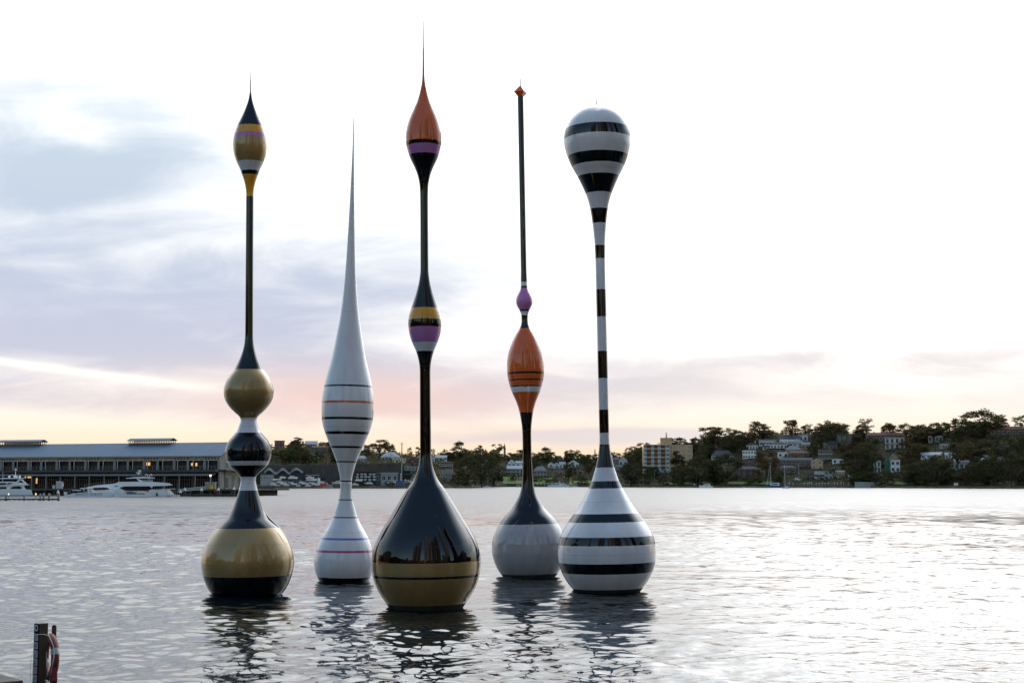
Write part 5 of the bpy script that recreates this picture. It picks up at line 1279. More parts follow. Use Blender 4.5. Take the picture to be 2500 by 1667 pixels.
for u in np.arange(676, 800, 6.8): dup(proto, (xpix(u, Ym - .4), Ym - .4, rr.uniform(-.5, .3)))
for u, lab in ((892, 'white globe post lamp in front of the dark boat rack'), (926, 'white globe post lamp below the slate blue shed'), (959, 'white globe post lamp in front of the green bush'), (993, 'white globe post lamp beside the black teardrop')):
    Yb = water_y(1190.5); dup(proto, (xpix(u, Yb), Yb, 0), label=lab, group='white globe posts on the sea wall')['category'] = 'post'
for u, lab in ((1089.5, 'leftmost of four white capped piles right of the teardrop'), (1095.7, 'second from the left of four white capped piles right of the teardrop'), (1101.7, 'third from the left of four white capped piles right of the teardrop'), (1108, 'rightmost of four white capped piles right of the teardrop')):
    Yb = water_y(1190.8); dup(proto, (xpix(u, Yb), Yb, -.2), label=lab, group='four white capped piles right of the teardrop')
small_boat('small white runabout moored by the four white capped piles', 1083, 1190.2, 14, 1, 'open', None, True)
# red and blue yard clutter
for u, v, lab, mm, w, h in ((793, 1183, 'red tarpaulin bundle near the lattice hoist', M_red, 3.2, 1.6), (783, 1186, 'red workboat box on the marina edge', M_red, 3.5, 1.0), (800, 1188, 'pale concrete barge ramp at the marina edge', M_conc, 6.5, 1.6), (977, 1181, 'blue tarpaulin heap beside the striped pole', M_blue, 6, 1.8), (778, 1180, 'white fuel pump kiosk on the marina edge', M_white, 1.8, 4.0)):
    Yc = Yy - 10; t = thing('tarpaulin' if 'tarp' in lab else ('ramp' if 'ramp' in lab else 'kiosk'), lab, 'tarpaulin' if 'tarp' in lab else ('ramp' if 'ramp' in lab else 'kiosk'), (xpix(u, Yc), Yc, max(zpix(v, Yc), .5)), 0)
    m = MB(); m.add([(-w / 2, 0, -1), (w / 2, 0, -1), (w / 2, 2, -1), (-w / 2, 2, -1), (-w * .42, .2, h), (w * .36, .2, h * .9), (w * .36, 1.8, h * .85), (-w * .42, 1.8, h)], [(0, 3, 2, 1), (4, 5, 6, 7), (0, 1, 5, 4), (1, 2, 6, 5), (2, 3, 7, 6), (3, 0, 4, 7)]); m.build('body', mm, t)
    m = MB(); m.box(-w * .46, w * .42, .1, 1.9, h - .12, h + .08); m.build('top', mm if mm is not M_white else M_red, t)

# white work boats, beacons and boats on the right
small_boat('white patrol boat with a tall wheelhouse, left of the moored pair', 1356, 1186.5, 38, -1, 'fly', None, True, Y=1262)
small_boat('white patrol boat with a raised bridge, right of the moored pair', 1376, 1186.5, 34, 1, 'fly', None, True, Y=1275)
small_boat('small white boat behind the yellow lattice beacon', 1402, 1186.5, 17, 1, 'cruiser', None, True, Y=1268)
small_boat('white covered barge by the shore left of the striped base', 1435, 1184, 22, -1, 'cruiser', None, True, Y=1278)
Yb = water_y(1188.6)
for k in range(12): dup(proto, (xpix(1312 + k * 8.6, Yb), Yb, .2 - (k % 3) * .3), label='dark mooring pile in front of the white patrol boats', group='piles before the patrol boats')
small_boat('small sloop moored left of the slender black stem, bare mast', 1190, 1188.4, 14, 1, 'sail', None, True, lift=9.2)
small_boat('blue sailboat beside the yellow lollipop beacon', 1268, 1188.3, 15, 1, 'sail', M_teal, True, lift=18.0)
small_boat('white cabin cruiser lying alone off the park shore', 1723, 1189.6, 34, -1, 'cruiser', None, True)
small_boat('little sailboat with a bare mast in front of the blue hulled boat', 1918, 1191.8, 20, -1, 'sail', None, True, lift=16.0)
small_boat('tall masted sloop lying at the right hand jetty', 1949, 1189.6, 22, 1, 'sail', None, True, lift=19.5)
b = small_boat('blue hulled motor sailer with a tall mast off the park shore', 1889, 1189.8, 44, -1, 'cruiser', M_teal, True)
Lb = 44 * b.location.y / F; m = MB()
m.tube((Lb * .16, 0, 1), (Lb * .16, 0, zpix(1129, b.location.y)), .16, .1, 6); m.tube((Lb * .38, 0, 1.2), (Lb * .2, 0, zpix(1137, b.location.y)), .1, .07, 6); m.build('mast', M_trim, b)
small_boat('grey dinghy at the outer end of the right hand jetty', 2040, 1190.2, 34, 1, 'open', M_grey, True)
small_boat('white boat hauled out on the slipway above the right hand jetty', 1948, 1172, 20, 1, 'cruiser', None)
small_boat('blue covered dinghy on the slipway below the hauled out boat', 1938, 1180, 14, 1, 'canopy', M_blue)
# right hand jetty
Yj2 = water_y(1190.4); s = Yj2 / F
t = thing('jetty', 'long low jetty with white capped piles below the brick houses', 'jetty', (xpix(2000, Yj2), Yj2, 0), face_cam((xpix(2000, Yj2), Yj2)))
m = MB(); m.box(-76 * s, 78 * s, 0, 3, .9, 1.3); m.build('deck', M_timber, t)
m = MB()
for u in np.arange(-75, 78, 7): m.box(u * s - .2, u * s + .2, 0, .4, -1.5, .9)
m.build('under_posts', M_timber, t)
for u in (1927.5, 1936, 1963, 1972, 1976, 1981.5, 1993, 2000, 2007.5, 2014.5, 2022, 2038, 2044.5, 2053.5, 2059.5): dup(proto, (xpix(u, Yj2 - .5), Yj2 - .5, .7 + rr.uniform(-.2, .4)), label='grey pile with a white cap on the jetty below the brick houses', group='white capped piles of the right hand jetty')
# flagpole
g = ground_at(2071, 1184); t = thing('flagpole', 'flagpole with a white flag near the right hand jetty', 'flagpole', g, face_cam(g))
m = MB(); hz = zpix(1159, g.y) - g.z; m.tube((0, 0, -1), (0, 0, hz), .13, .07, 6); m.build('pole', M_trim, t)
m = MB(); m.add([(0, 0, hz), (1.2, .1, hz - .9), (1.5, .1, hz - 2.2), (0.05, 0, hz - 1.3)], [(0, 1, 2, 3), (3, 2, 1, 0)]); m.build('flag', M_trim, t)


def beacon(label, u, vb, vt, body, kind):
    Y = water_y(vb); h = zpix(vt, Y)
    t = thing('beacon', label, 'beacon', (xpix(u, Y), Y, 0), face_cam((xpix(u, Y), Y)))
    m = MB()
    if kind == 'disc':
        m.tube((0, 0, -2), (0, 0, h), .16, .1, 6); m.build('pole', M_trim, t); m = MB(); m.ell((0, 0, zpix(1178, Y)), .9, .9, 1.5, 10, 6); m.build('topmark', body, t)
    elif kind == 'tower':
        w = 1.0
        for a in (-w, w):
            for c in (-w, w): m.bar((a, c, -1), (a * .5, c * .5, h), .25)
        for k in range(6):
            f = k / 6; f2 = (k + 1) / 6
            m.bar((-w * (1 - f * .5), -w * (1 - f * .5), h * f), (w * (1 - f2 * .5), -w * (1 - f2 * .5), h * f2), .2)
        m.build('lattice', body, t); m = MB(); m.ell((0, 0, zpix(1181, Y)), 1.3, 1.3, 1.6); m.build('drum', body, t)
    else:
        m.tube((0, 0, -2), (0, 0, h * .42), .95, n=12); m.build('base', M_trim, t); m = MB(); m.tube((0, 0, h * .42), (0, 0, h * .88), .98, n=12); m.build('column', body, t); m = MB(); m.tube((0, 0, h * .88), (0, 0, h), .98, .2, n=12); m.build('cap', M_trim, t); m = MB(); m.tube((0, 0, h), (0, 0, h + .9), .15, n=6); m.build('lamp', M_gate, t)


beacon('yellow topped lollipop beacon left of the slender black stem', 1262.3, 1189.3, 1156, M_yellow, 'disc')
beacon('yellow lattice beacon right of the white patrol boats', 1393.5, 1188.8, 1163, M_yellow, 'tower')
beacon('green and white channel marker standing off the right hand shore', 2426, 1191.6, 1167, M_green, 'column')
for u, v0, v1, w, lab in ((2334, 1178, 1188, 10, 'white notice board on the rocky right hand shore'), (1147, 1174.5, 1180.5, 5, 'small white notice board on the bushy point'), (2226, 1178.8, 1181.6, 10, 'long low white sign on the right hand lawn'), (1695.5, 1180.5, 1183.5, 4, 'small white sign on the shore left of the cabin cruiser')):
    g = ground_at(u, v1 + 1.5); s = g.y / F
    t = thing('notice_board', lab, 'sign', (xpix(u, g.y), g.y, zpix(v1, g.y)), face_cam(g))
    m = MB(); m.box(-w / 2 * s, w / 2 * s, 0, .15, 0, (v1 - v0) * s); m.build('board', M_trim, t)
    m = MB(); m.box(-w * .3 * s - .1, -w * .3 * s + .1, .16, .36, -4, (v1 - v0) * s * .8); m.box(w * .3 * s - .1, w * .3 * s + .1, .16, .36, -4, (v1 - v0) * s * .8); m.build('posts', M_gate, t)
    if w > 6 and v1 - v0 > 6:
        m = MB()
        for k in range(4): m.box(-w * .35 * s, w * .35 * s, -.02, 0, (1.5 + 2 * k) * s, (2.1 + 2 * k) * s)
# grey waterside wall and lamp posts on the right
g = ground_at(2130, 1187); s = g.y / F
t = thing('concrete_wall', 'pale concrete bath wall on the shore below the spreading fig', 'wall', g, face_cam(g)); m = MB(); m.box(-42 * s, 45 * s, 0, 1, -3, 2.2); m.build('wall', M_grey, t); m = MB(); m.box(-42.5 * s, 45.5 * s, -.1, 1.1, 2.2, 2.5); m.build('coping', M_pale, t)
g = ground_at(2347, 1162); s = g.y / F
t = thing('concrete_wall', 'tall grey retaining wall under the house among the right hand trees', 'wall', g, face_cam(g)); m = MB(); m.box(-11 * s, 11 * s, 0, 1, -3, 14 * s); m.build('wall', M_conc, t); m = MB(); m.box(-11.4 * s, 11.4 * s, -.15, 1.1, 14 * s, 15 * s); m.build('coping', M_pale, t)
for u, vb, vt, lab in ((1598, 1186, 1147, 'tall grey pole in front of the tan apartment block'), (1558, 1178, 1153, 'street lamp among trees left of the tan apartment block'), (1700, 1184, 1150, 'slim lamp post under the big dark figs')):
    g = ground_at(u, vb); t = thing('lamp_post', lab, 'lamp post', g, face_cam(g)); h = zpix(vt, g.y) - g.z
    m = MB(); m.tube((0, 0, -1), (0, 0, h), .2, .12, 6); m.build('pole', M_gate, t); m = MB(); m.bar((0, 0, h), (.9, 0, h + .1), .12); m.ell((1.0, 0, h), .3, .2, .15); m.build('arm', M_gate, t)
# ------------------------------------------------------------------ trees
bark = mat('bark', (0.075, 0.06, 0.048), 0.9, var=0.3, nscale=0.5, spec=0.1)
pale_bark = mat('pale_bark', (0.20, 0.19, 0.17), 0.9, var=0.3, nscale=0.5, spec=0.1)
leaf_gum = leaf_mat('gum_leaves', (0.052, 0.050, 0.027), (0.120, 0.096, 0.046))
leaf_fig = leaf_mat('fig_leaves', (0.034, 0.040, 0.020), (0.076, 0.072, 0.034))
leaf_rust = leaf_mat('rusty_leaves', (0.060, 0.038, 0.020), (0.085, 0.060, 0.030))
leaf_green = leaf_mat('shrub_leaves', (0.035, 0.052, 0.018), (0.065, 0.085, 0.026))


def leaf_cloud(rng, centres, per, size):
    """many small leaf clumps in flattened clusters; centres: (x,y,z,rx,ry,rz)"""
    V, Fc = [], []
    for (cx, cy, cz, rx, ry, rz) in centres:
        n = int(per * (rx * ry * rz) ** (1 / 3) * 10)
        d = rng.normal(size=(n, 3)); d /= np.linalg.norm(d, axis=1)[:, None]
        rad = rng.uniform(.45, 1.08, n)[:, None]
        p = np.array([cx, cy, cz]) + d * rad * np.array([rx, ry, rz])
        p[:, 2] += np.where(d[:, 2] < 0, -d[:, 2] * rz * .35, 0)
        a = rng.normal(size=(n, 3)); a /= np.linalg.norm(a, axis=1)[:, None]
        b = np.cross(a, rng.normal(size=(n, 3))); b /= np.linalg.norm(b, axis=1)[:, None] + 1e-6
        s = size * rng.uniform(.55, 1.3, n)[:, None]
        o = len(V)
        q = np.stack([p - a * s, p + b * s * .7, p + a * s, p - b * s * .7], 1).reshape(-1, 3)
        V.extend(q.tolist()); Fc.extend([(len(V) - 4 * n + 4 * i, len(V) - 4 * n + 4 * i + 1, len(V) - 4 * n + 4 * i + 2, len(V) - 4 * n + 4 * i + 3) for i in range(n)])
    return V, Fc


def tree_proto(kind, seed):
    """unit tree: height 1, crown width about 1"""
    rng = np.random.default_rng(seed); tr = MB(); cs = []
    if kind in ('gum', 'sparse'):
        tips = []
        n = 12 if kind == 'gum' else 8
        tr.path([(0, 0, -.3), (.01, 0, .1), (.0, .01, .32)], [.035, .03, .024], 6)
        for k in range(n):
            a = k * 2.4 + rng.uniform(-.3, .3); r = rng.uniform(.10, .40); h = rng.uniform(.50, .95) - r * .25
            m1 = (r * .45 * math.cos(a), r * .45 * math.sin(a), .32 + (h - .32) * .55)
            e = (r * math.cos(a), r * math.sin(a), h)
            tr.path([(0, 0, .28), m1, e], [.018, .012, .005], 5)
            cs.append((e[0], e[1], e[2], rng.uniform(.11, .18), rng.uniform(.11, .18), rng.uniform(.05, .09)))
            for j in range(2 if kind == 'gum' else 1):
                q = (e[0] + rng.uniform(-.13, .13), e[1] + rng.uniform(-.13, .13), e[2] + rng.uniform(-.10, .06))
                tr.path([m1, q], [.008, .003], 4); cs.append((q[0], q[1], min(q[2], .95), rng.uniform(.07, .12), rng.uniform(.07, .12), rng.uniform(.03, .06)))
        V, Fc = leaf_cloud(rng, cs, 95 if kind == 'gum' else 55, .021)
    elif kind == 'fig':
        tr.path([(0, 0, -.3), (0, 0, .12), (.02, 0, .3)], [.06, .05, .04], 6)
        for k in range(8): a = k * .8; tr.path([(0, 0, .2), (.2 * math.cos(a), .2 * math.sin(a), .42), (.36 * math.cos(a), .36 * math.sin(a), .62)], [.03, .018, .006], 5)
        for k in range(46):
            a = rng.uniform(0, 6.28); el_ = rng.uniform(-.75, 1.0); r = math.cos(el_ * 1.35) * rng.uniform(.28, .44); cs.append((r * math.cos(a), r * math.sin(a), .50 + .42 * math.sin(el_ * 1.4) + rng.uniform(-.07, .05), rng.uniform(.09, .17), rng.uniform(.09, .17), rng.uniform(.06, .11)))
        V, Fc = leaf_cloud(rng, cs, 75, .022)
    elif kind == 'round':
        tr.path([(0, 0, -.3), (.01, 0, .3), (0, .02, .55)], [.035, .03, .015], 6)
        for k in range(6): a = k * 1.05 + .3; tr.path([(0, 0, .25 + .03 * k), (.25 * math.cos(a), .25 * math.sin(a), .5 + .05 * k)], [.015, .004], 4)
        for k in range(34):
            a = rng.uniform(0, 6.28); z = rng.uniform(.10, .93); r = .44 * math.sqrt(max(0, 1 - ((z - .48) / .5) ** 2)) * rng.uniform(.5, .95); cs.append((r * math.cos(a), r * math.sin(a), z, rng.uniform(.08, .15), rng.uniform(.08, .15), rng.uniform(.06, .11)))
        V, Fc = leaf_cloud(rng, cs, 75, .024)
    elif kind == 'bare':
        tr.path([(0, 0, -.3), (0, 0, .3)], [.03, .022], 6); V, Fc = [], []
        for k in range(26):
            a = k * 2.4; t_ = .35 + .45 * ((k * 7) % 10) / 10; r = .45 * math.sin(.5 + t_ * 2); m1 = (r * .5 * math.cos(a), r * .5 * math.sin(a), .3 + t_ * .35); e = (r * math.cos(a), r * math.sin(a), .42 + t_ * .65)
            tr.path([(0, 0, .2 + .2 * t_), m1, e], [.010, .006, .002], 4)
            for j in range(5):
                q = (m1[0] + (e[0] - m1[0]) * .5 + rng.uniform(-.1, .1), m1[1] + (e[1] - m1[1]) * .5 + rng.uniform(-.1, .1), e[2] + rng.uniform(-.12, .08)); tr.path([m1, q], [.004, .0015], 3)
    elif kind == 'pine':
        tr.path([(0, 0, -.3), (0, 0, 1)], [.03, .006], 6)
        for k in range(11):
            z = .18 + k * .075; r = .5 * (1.02 - z)
            for j in range(6):
                a = j * 1.047 + k * .5; tr.path([(0, 0, z), (r * math.cos(a), r * math.sin(a), z + .03)], [.008, .003], 3)
                for f in (.35, .65, .95): cs.append((r * f * math.cos(a), r * f * math.sin(a), z + .03 * f, .05, .05, .018))
        V, Fc = leaf_cloud(rng, cs, 40, .02)
    else:   # palm
        tr.path([(0, 0, -.3), (.02, 0, .5), (0, 0, .82)], [.03, .022, .02], 6); V, Fc = [], []
        for k in range(16):
            a = k * .39 + .1; up = rng.uniform(.0, .2); pts = []
            for f in np.linspace(0, 1, 7): pts.append((.5 * f * math.cos(a), .5 * f * math.sin(a), .82 + up * f * 1.6 - (.35) * f * f))
            for i in range(6):
                w = .05 * (1 - i / 7); o = len(V); nx, ny = -math.sin(a) * w, math.cos(a) * w
                p, q = pts[i], pts[i + 1]; V += [(p[0] - nx, p[1] - ny, p[2] - .03), (p[0], p[1], p[2]), (q[0], q[1], q[2]), (q[0] - nx, q[1] - ny, q[2] - .03), (p[0] + nx, p[1] + ny, p[2] - .03), (q[0] + nx, q[1] + ny, q[2] - .03)]
                Fc += [(o, o + 1, o + 2, o + 3), (o + 1, o + 4, o + 5, o + 2)]
    tm = tr.mesh('trunk', pale_bark if kind in ('bare', 'sparse') else bark, True)
    if not V: return tm, None
    me = bpy.data.meshes.new('crown'); me.from_pydata(V, [], Fc); me.materials.append({'gum': leaf_gum, 'sparse': leaf_gum, 'fig': leaf_fig, 'round': leaf_fig, 'pine': leaf_fig, 'palm': leaf_green}[kind]); me.update()
    return tm, me


PROTO = {k: [tree_proto(k, 11 * i + j * 101 + 3) for j in range(n)] for i, (k, n) in enumerate((('gum', 3), ('sparse', 2), ('fig', 3), ('round', 3), ('bare', 1), ('pine', 1), ('palm', 1)))}
CR = {}


def recolour(me, m):
    if me.name + m.name not in CR: c = me.copy(); c.materials[0] = m; CR[me.name + m.name] = c
    return CR[me.name + m.name]


NAMES = {'gum': 'gum_tree', 'sparse': 'gum_tree', 'fig': 'fig_tree', 'round': 'round_tree', 'bare': 'bare_tree', 'pine': 'pine_tree', 'palm': 'palm_tree'}
trnd = random.Random(21)


def tree(kind, u, vt, vb, w, label, group=None, rust=0, name=None):
    """vt: top of the crown, vb: foot, w: crown width, all in pixels of the photograph"""
    g = ground_at(u, vb); Y = g.y; s = Y / F
    h = zpix(vt, Y) - g.z
    t = thing(name or NAMES[kind], label, 'bush' if name == 'bush' else 'tree', (xpix(u, Y), Y, g.z), trnd.uniform(0, 6.28), group)
    t.scale = (w * s * 1.0, w * s * 1.0, h * 1.02)
    tm, cm = PROTO[kind][trnd.randrange(len(PROTO[kind]))]
    link('trunk', tm, t)
    if cm: link('crown', recolour(cm, leaf_rust) if rust == 1 else (recolour(cm, leaf_green) if rust == 2 else cm), t)
    return t


for a in [('gum', 728, 1065, 1104, 40, 'orange lit gum on the skyline left of the white roofed hall'), ('gum', 787, 1077, 1100, 26, 'small orange lit gum right of the white roofed hall'),
          ('round', 715, 1084, 1112, 46, 'dark rounded tree under the orange lit skyline gum'), ('gum', 925, 1070, 1116, 70, 'broad umbrella gum on the skyline left of the lighting mast'), ('round', 900, 1082, 1112, 40, 'dark tree at the left foot of the broad umbrella gum'), ('round', 950, 1080, 1116, 40, 'dark tree at the right foot of the broad umbrella gum'),
          ('round', 1000, 1090, 1116, 15, 'small sunset lit tree just right of the lighting mast'), ('round', 1022, 1088, 1116, 22, 'dark tree touching the left of the tall black shaft'), ('round', 1056, 1094, 1118, 16, 'small tree just right of the tall black shaft'), ('round', 1086, 1095, 1118, 20, 'glowing small tree between the shaft and the big dome tree'),
          ('fig', 1120, 1079, 1122, 48, 'dome shaped tree on the skyline left of the church spire'), ('gum', 1171, 1085, 1114, 26, 'flat topped gum on the skyline left of the church spire'), ('gum', 1218, 1081, 1112, 34, 'flat topped gum next to the church spire'),
          ('fig', 1175, 1096, 1184, 78, 'huge dark fig above the bushy point, left of the faceted finial float'), ('fig', 1205, 1108, 1184, 70, 'huge dark fig beside the green lawn'), ('fig', 1142, 1110, 1180, 62, 'dark fig behind the bushy point'),
          ('round', 1118, 1146, 1186, 44, 'broad bush tree at the left of the bushy point'), ('round', 1142, 1162, 1188, 40, 'green shrub behind the small notice board'), ('round', 1163, 1164, 1189, 24, 'outermost green shrub on the bushy point'),
          ('pine', 1270, 1097, 1116, 9, 'thin cypress left of the slender black stem'), ('fig', 1333, 1093, 1130, 44, 'domed tree on the skyline right of the slender black stem'), ('round', 1306, 1104, 1140, 40, 'dark tree directly right of the slender black stem'), ('round', 1350, 1108, 1140, 34, 'dark tree under the skyline dome'),
          ('fig', 1393, 1105, 1130, 38, 'low dome tree left of the upright skyline tree'), ('round', 1412, 1097, 1122, 20, 'upright sunset edged tree on the skyline'), ('round', 1441, 1108, 1145, 40, 'dark tree left of the striped stem'), ('pine', 1453, 1096, 1120, 12, 'pale lacy pine left of the striped stem'),
          ('round', 1392, 1128, 1168, 40, 'big dark round tree in front of the white street gable'), ('round', 1504, 1103, 1124, 28, 'low tree just right of the striped stem'), ('round', 1540, 1103, 1126, 26, 'low sunset edged tree left of the apartment gums'),
          ('gum', 1572, 1077, 1130, 56, 'spindly gum with separate umbrellas left of the apartment block'), ('round', 1552, 1095, 1140, 46, 'dark tree at the left corner of the apartment block'), ('fig', 1540, 1130, 1184, 56, 'dark tree by the shore right of the striped base'), ('round', 1575, 1140, 1186, 50, 'dark tree below the left corner of the apartment block'),
          ('pine', 1628, 1056, 1100, 14, 'small dark pine standing above the apartment lift tower'), ('gum', 1652, 1073, 1110, 26, 'small umbrella gum behind the apartment roof, left'), ('gum', 1686, 1067, 1110, 44, 'umbrella gum behind the right end of the apartment roof'), ('gum', 1742, 1036, 1104, 84, 'tall golden edged gum right of the apartment block'), ('round', 1722, 1062, 1112, 50, 'dark tree under the tall golden edged gum'),
          ('gum', 1653, 1098, 1150, 36, 'slender tree growing in front of the apartment wing'), ('palm', 1599, 1134, 1182, 22, 'palm below the apartment balconies'), ('round', 1785, 1056, 1106, 50, 'feathery dark tree between the golden gum and the crest gums'), ('round', 1815, 1058, 1102, 44, 'dark tree left of the white tiered villa'),
          ('gum', 1862, 1026, 1082, 76, 'wide gum on the crest, left of the tall crest pair'), ('gum', 1933, 1020, 1078, 56, 'tall dense gum on the crest behind the slate roof'), ('sparse', 1976, 1033, 1072, 30, 'thin golden tree right of the tall crest gum'), ('fig', 2030, 1027, 1090, 70, 'dark domed tree on the crest left of the bare tree'), ('sparse', 2062, 1024, 1070, 48, 'golden crowned tree behind the dark dome'),
          ('bare', 2064, 1052, 1112, 48, 'leafless grey tree in front of the crest trees'), ('sparse', 2118, 1020, 1072, 54, 'open golden gum standing alone on the crest'), ('round', 1996, 1056, 1098, 40, 'dark tree left of the sandstone gable'), ('bare', 2003, 1062, 1088, 26, 'small leafless tree above the sandstone gable'),
          ('round', 1872, 1095, 1166, 72, 'rusty brown round tree beside the park lawn', None, 1), ('round', 1900, 1146, 1178, 32, 'small green round tree left of the jetty', None, 2), ('fig', 1772, 1106, 1184, 96, 'big dark fig right of the cabin cruiser'), ('fig', 1710, 1112, 1184, 86, 'big dark fig left of the cabin cruiser'), ('round', 1655, 1140, 1184, 46, 'dark tree on the shore below the apartment wing'), ('round', 1620, 1158, 1186, 40, 'low dark tree on the shore under the palm'),
          ('round', 1990, 1084, 1112, 40, 'dark green tree in the middle of the slope below the grey gable'), ('round', 2012, 1098, 1124, 28, 'small dark tree beside the dark brown flats'),
          ('fig', 2100, 1088, 1166, 92, 'spreading fig with low branches above the concrete bath wall'), ('round', 2064, 1106, 1150, 36, 'dark tree at the left edge of the spreading fig'), ('round', 2128, 1066, 1104, 52, 'dark tree below the long red brick flats'), ('round', 2090, 1062, 1102, 40, 'dark tree left of the long red brick flats'), ('palm', 2034, 1142, 1170, 20, 'palm beside the white waterside house'),
          ('gum', 2240, 1042, 1096, 70, 'wide gum right of the white modern flats'), ('round', 2222, 1068, 1140, 66, 'rusty dark tree between the netting and the mid slope roofs', None, 1), ('gum', 2282, 1029, 1082, 58, 'arching gum with a gap of sky, left of the great fig'), ('fig', 2290, 1112, 1186, 92, 'broad dark fig at the water by the white notice board'), ('fig', 2225, 1130, 1182, 60, 'dark fig above the right hand lawn'),
          ('fig', 2400, 1001, 1066, 130, 'great spreading fig crowning the right hand skyline'), ('round', 2366, 1022, 1088, 88, 'rounded twiggy tree in front of the great skyline fig'), ('gum', 2384, 1070, 1160, 100, 'tall gum with pale branches at mid slope on the right'), ('gum', 2340, 1076, 1156, 60, 'leaning gum beside the pale house with awnings'), ('round', 2455, 1058, 1124, 70, 'dark tree below the brown brick skyline house'), ('round', 2500, 1062, 1140, 60, 'dark tree at the far right edge, upper one'),
          ('fig', 2420, 1112, 1186, 80, 'dark waterside tree behind the green channel marker'), ('fig', 2480, 1104, 1186, 80, 'dark waterside tree at the far right edge'), ('round', 2372, 1126, 1186, 50, 'dark waterside tree left of the green channel marker'), ('bare', 2476, 1150, 1186, 30, 'white trunked saplings near the far right shore'), ('round', 2168, 1150, 1184, 46, 'dark shrubby tree under the green netting'), ('round', 2140, 1158, 1184, 36, 'low dark tree right of the concrete bath wall')]:
    tree(*a)
for a in [(885, 1174, 1189, 22, 'round green bush on the sea wall below the boat rack'), (952, 1172, 1189, 32, 'wide green bush on the sea wall below the slate blue shed'), (992, 1172, 1189, 26, 'dark green bush beside the black teardrop'), (1310, 1162, 1176, 40, 'dark hedge under the right hand pink terrace'), (1345, 1160, 1178, 40, 'dark hedge left of the patrol boats'), (1420, 1160, 1182, 40, 'dark hedge behind the covered barge'), (1260, 1158, 1172, 50, 'dark hedge below the left hand pink terrace'),
          (1840, 1164, 1180, 60, 'clipped dark hedge on the park lawn'), (1660, 1166, 1186, 40, 'green shrub right of the play shelter'), (2095, 1160, 1184, 60, 'dark shrubs above the concrete bath wall'), (2250, 1160, 1186, 40, 'dark shrub at the end of the right hand lawn')]:
    tree('round', a[0], a[1], a[2], a[3], a[4], None, 2, 'bush')
# trees that nothing tells apart, massed over the slopes
zones = [(640, 870, 1095, 1134, 54, 'dark tree in the mass covering the slope above the boatyard', 'trees massed above the boatyard', (30, 46), (20, 34)),
         (880, 1240, 1098, 1150, 34, 'dark tree in the mass behind the houses of the middle shore', 'trees massed behind the middle shore', (22, 36), (16, 28)),
         (1240, 1560, 1108, 1170, 46, 'dark tree in the mass around the terraces and the striped float', 'trees massed around the terraces', (22, 38), (16, 30)),
         (1560, 2000, 1075, 1184, 80, 'dark tree in the mass between the apartment block and the jetty houses', 'trees massed beside the apartment block', (26, 44), (18, 36)),
         (2000, 2530, 1068, 1186, 130, 'dark tree in the mass covering the right hand slope', 'trees massed on the right hand slope', (36, 64), (24, 44))]
HB = [(o.location.x / o.location.y * F / CP + CX, o) for o in C.objects if o.get('category') in ('house', 'building')]
HOUSE_BOX = []
for uc, o in HB:
    wobj = [c for c in o.children if c.name.startswith('wall')]
    if wobj:
        bb = [Vector(c) for c in wobj[0].bound_box]; w2 = (max(b.x for b in bb) - min(b.x for b in bb)) / 2 * F / max(o.location.y, 1)
        zt = max(b.z for b in bb) + o.location.z; HOUSE_BOX.append((uc, w2, o.location.y, o.location.z, zt))
for (u0, u1, va, vb, n, lab, grp, wr, hr) in zones:
    k = 0; tries = 0
    while k < n and tries < n * 12:
        tries += 1
        u = trnd.uniform(u0, u1); f = trnd.random() ** 1.25; rv = float(np.interp(u, RG_U, RG_V))
        v = rv + 3 + f * (vb - rv - 3)
        w = trnd.uniform(*wr); h = trnd.uniform(*hr); g = ground_at(u, v)
        if u < 1010 and v > 1131: continue
        # keep trees from standing in front of the houses that the photograph shows
        vt = v - h; bad = False
        for uc, w2, yh, zb, zt in HOUSE_BOX:
            if abs(u - uc) < w2 + w * .42 and g.y < yh + 6 and g.y > 600:
                vh = CY - F * math.tan(math.atan2(zb + (zt - zb) * .25 - CAMH, yh) - PITCH)
                if vt < vh: bad = True; break
            if abs(u - uc) < w2 + 4 and abs(g.y - yh) < 9: bad = True; break
        if bad: continue
        if f < 0.12: h *= 1.25
        tree(trnd.choice(('round', 'round', 'fig', 'gum')), u, vt, v, w, lab, grp, trnd.choice((0, 0, 0, 0, 1, 2)))
        k += 1
# undergrowth between them
rng = np.random.default_rng(8); V = []
n = 60000
U = rng.uniform(560, 2700, n); Tt = rng.uniform(6, TR + 30, n)
keep = ~((U < 1012) & (Tt < 104)) & ~((U > 1225) & (U < 1355) & (Tt < 64)) & ~((U > 1400) & (U < 1500) & (Tt < 36)) & ~((U > 1615) & (U < 1895) & (Tt < 16)) & ~((U > 2165) & (U < 2295) & (Tt < 18))
U, Tt = U[keep], Tt[keep]; Yv = np.interp(U, _su, _sy) + Tt
cl = 0.5 + 0.5 * np.sin(U * .21 + 1.7 * np.sin(Tt * .09)) * np.sin(Tt * .13 + U * .05)
p = np.stack([(U - CX) / F * CP * Yv, Yv, terr(U, Tt) + rng.uniform(0, 1, len(U)) * (0.6 + 3.2 * cl)], 1)
a = rng.normal(size=p.shape); a /= np.linalg.norm(a, axis=1)[:, None]; b = np.cross(a, rng.normal(size=p.shape)); b /= np.linalg.norm(b, axis=1)[:, None]
s = rng.uniform(.4, 1.0, len(U))[:, None]
V = np.stack([p - a * s, p + b * s * .7, p + a * s, p - b * s * .7], 1).reshape(-1, 3)
me = bpy.data.meshes.new('undergrowth'); me.from_pydata(V.tolist(), [], [(4 * i, 4 * i + 1, 4 * i + 2, 4 * i + 3) for i in range(len(U))]); me.materials.append(leaf_gum); me.update()
o = link('undergrowth', me); tag(o, 'low dark undergrowth covering the far slopes', 'undergrowth', None, 'stuff')
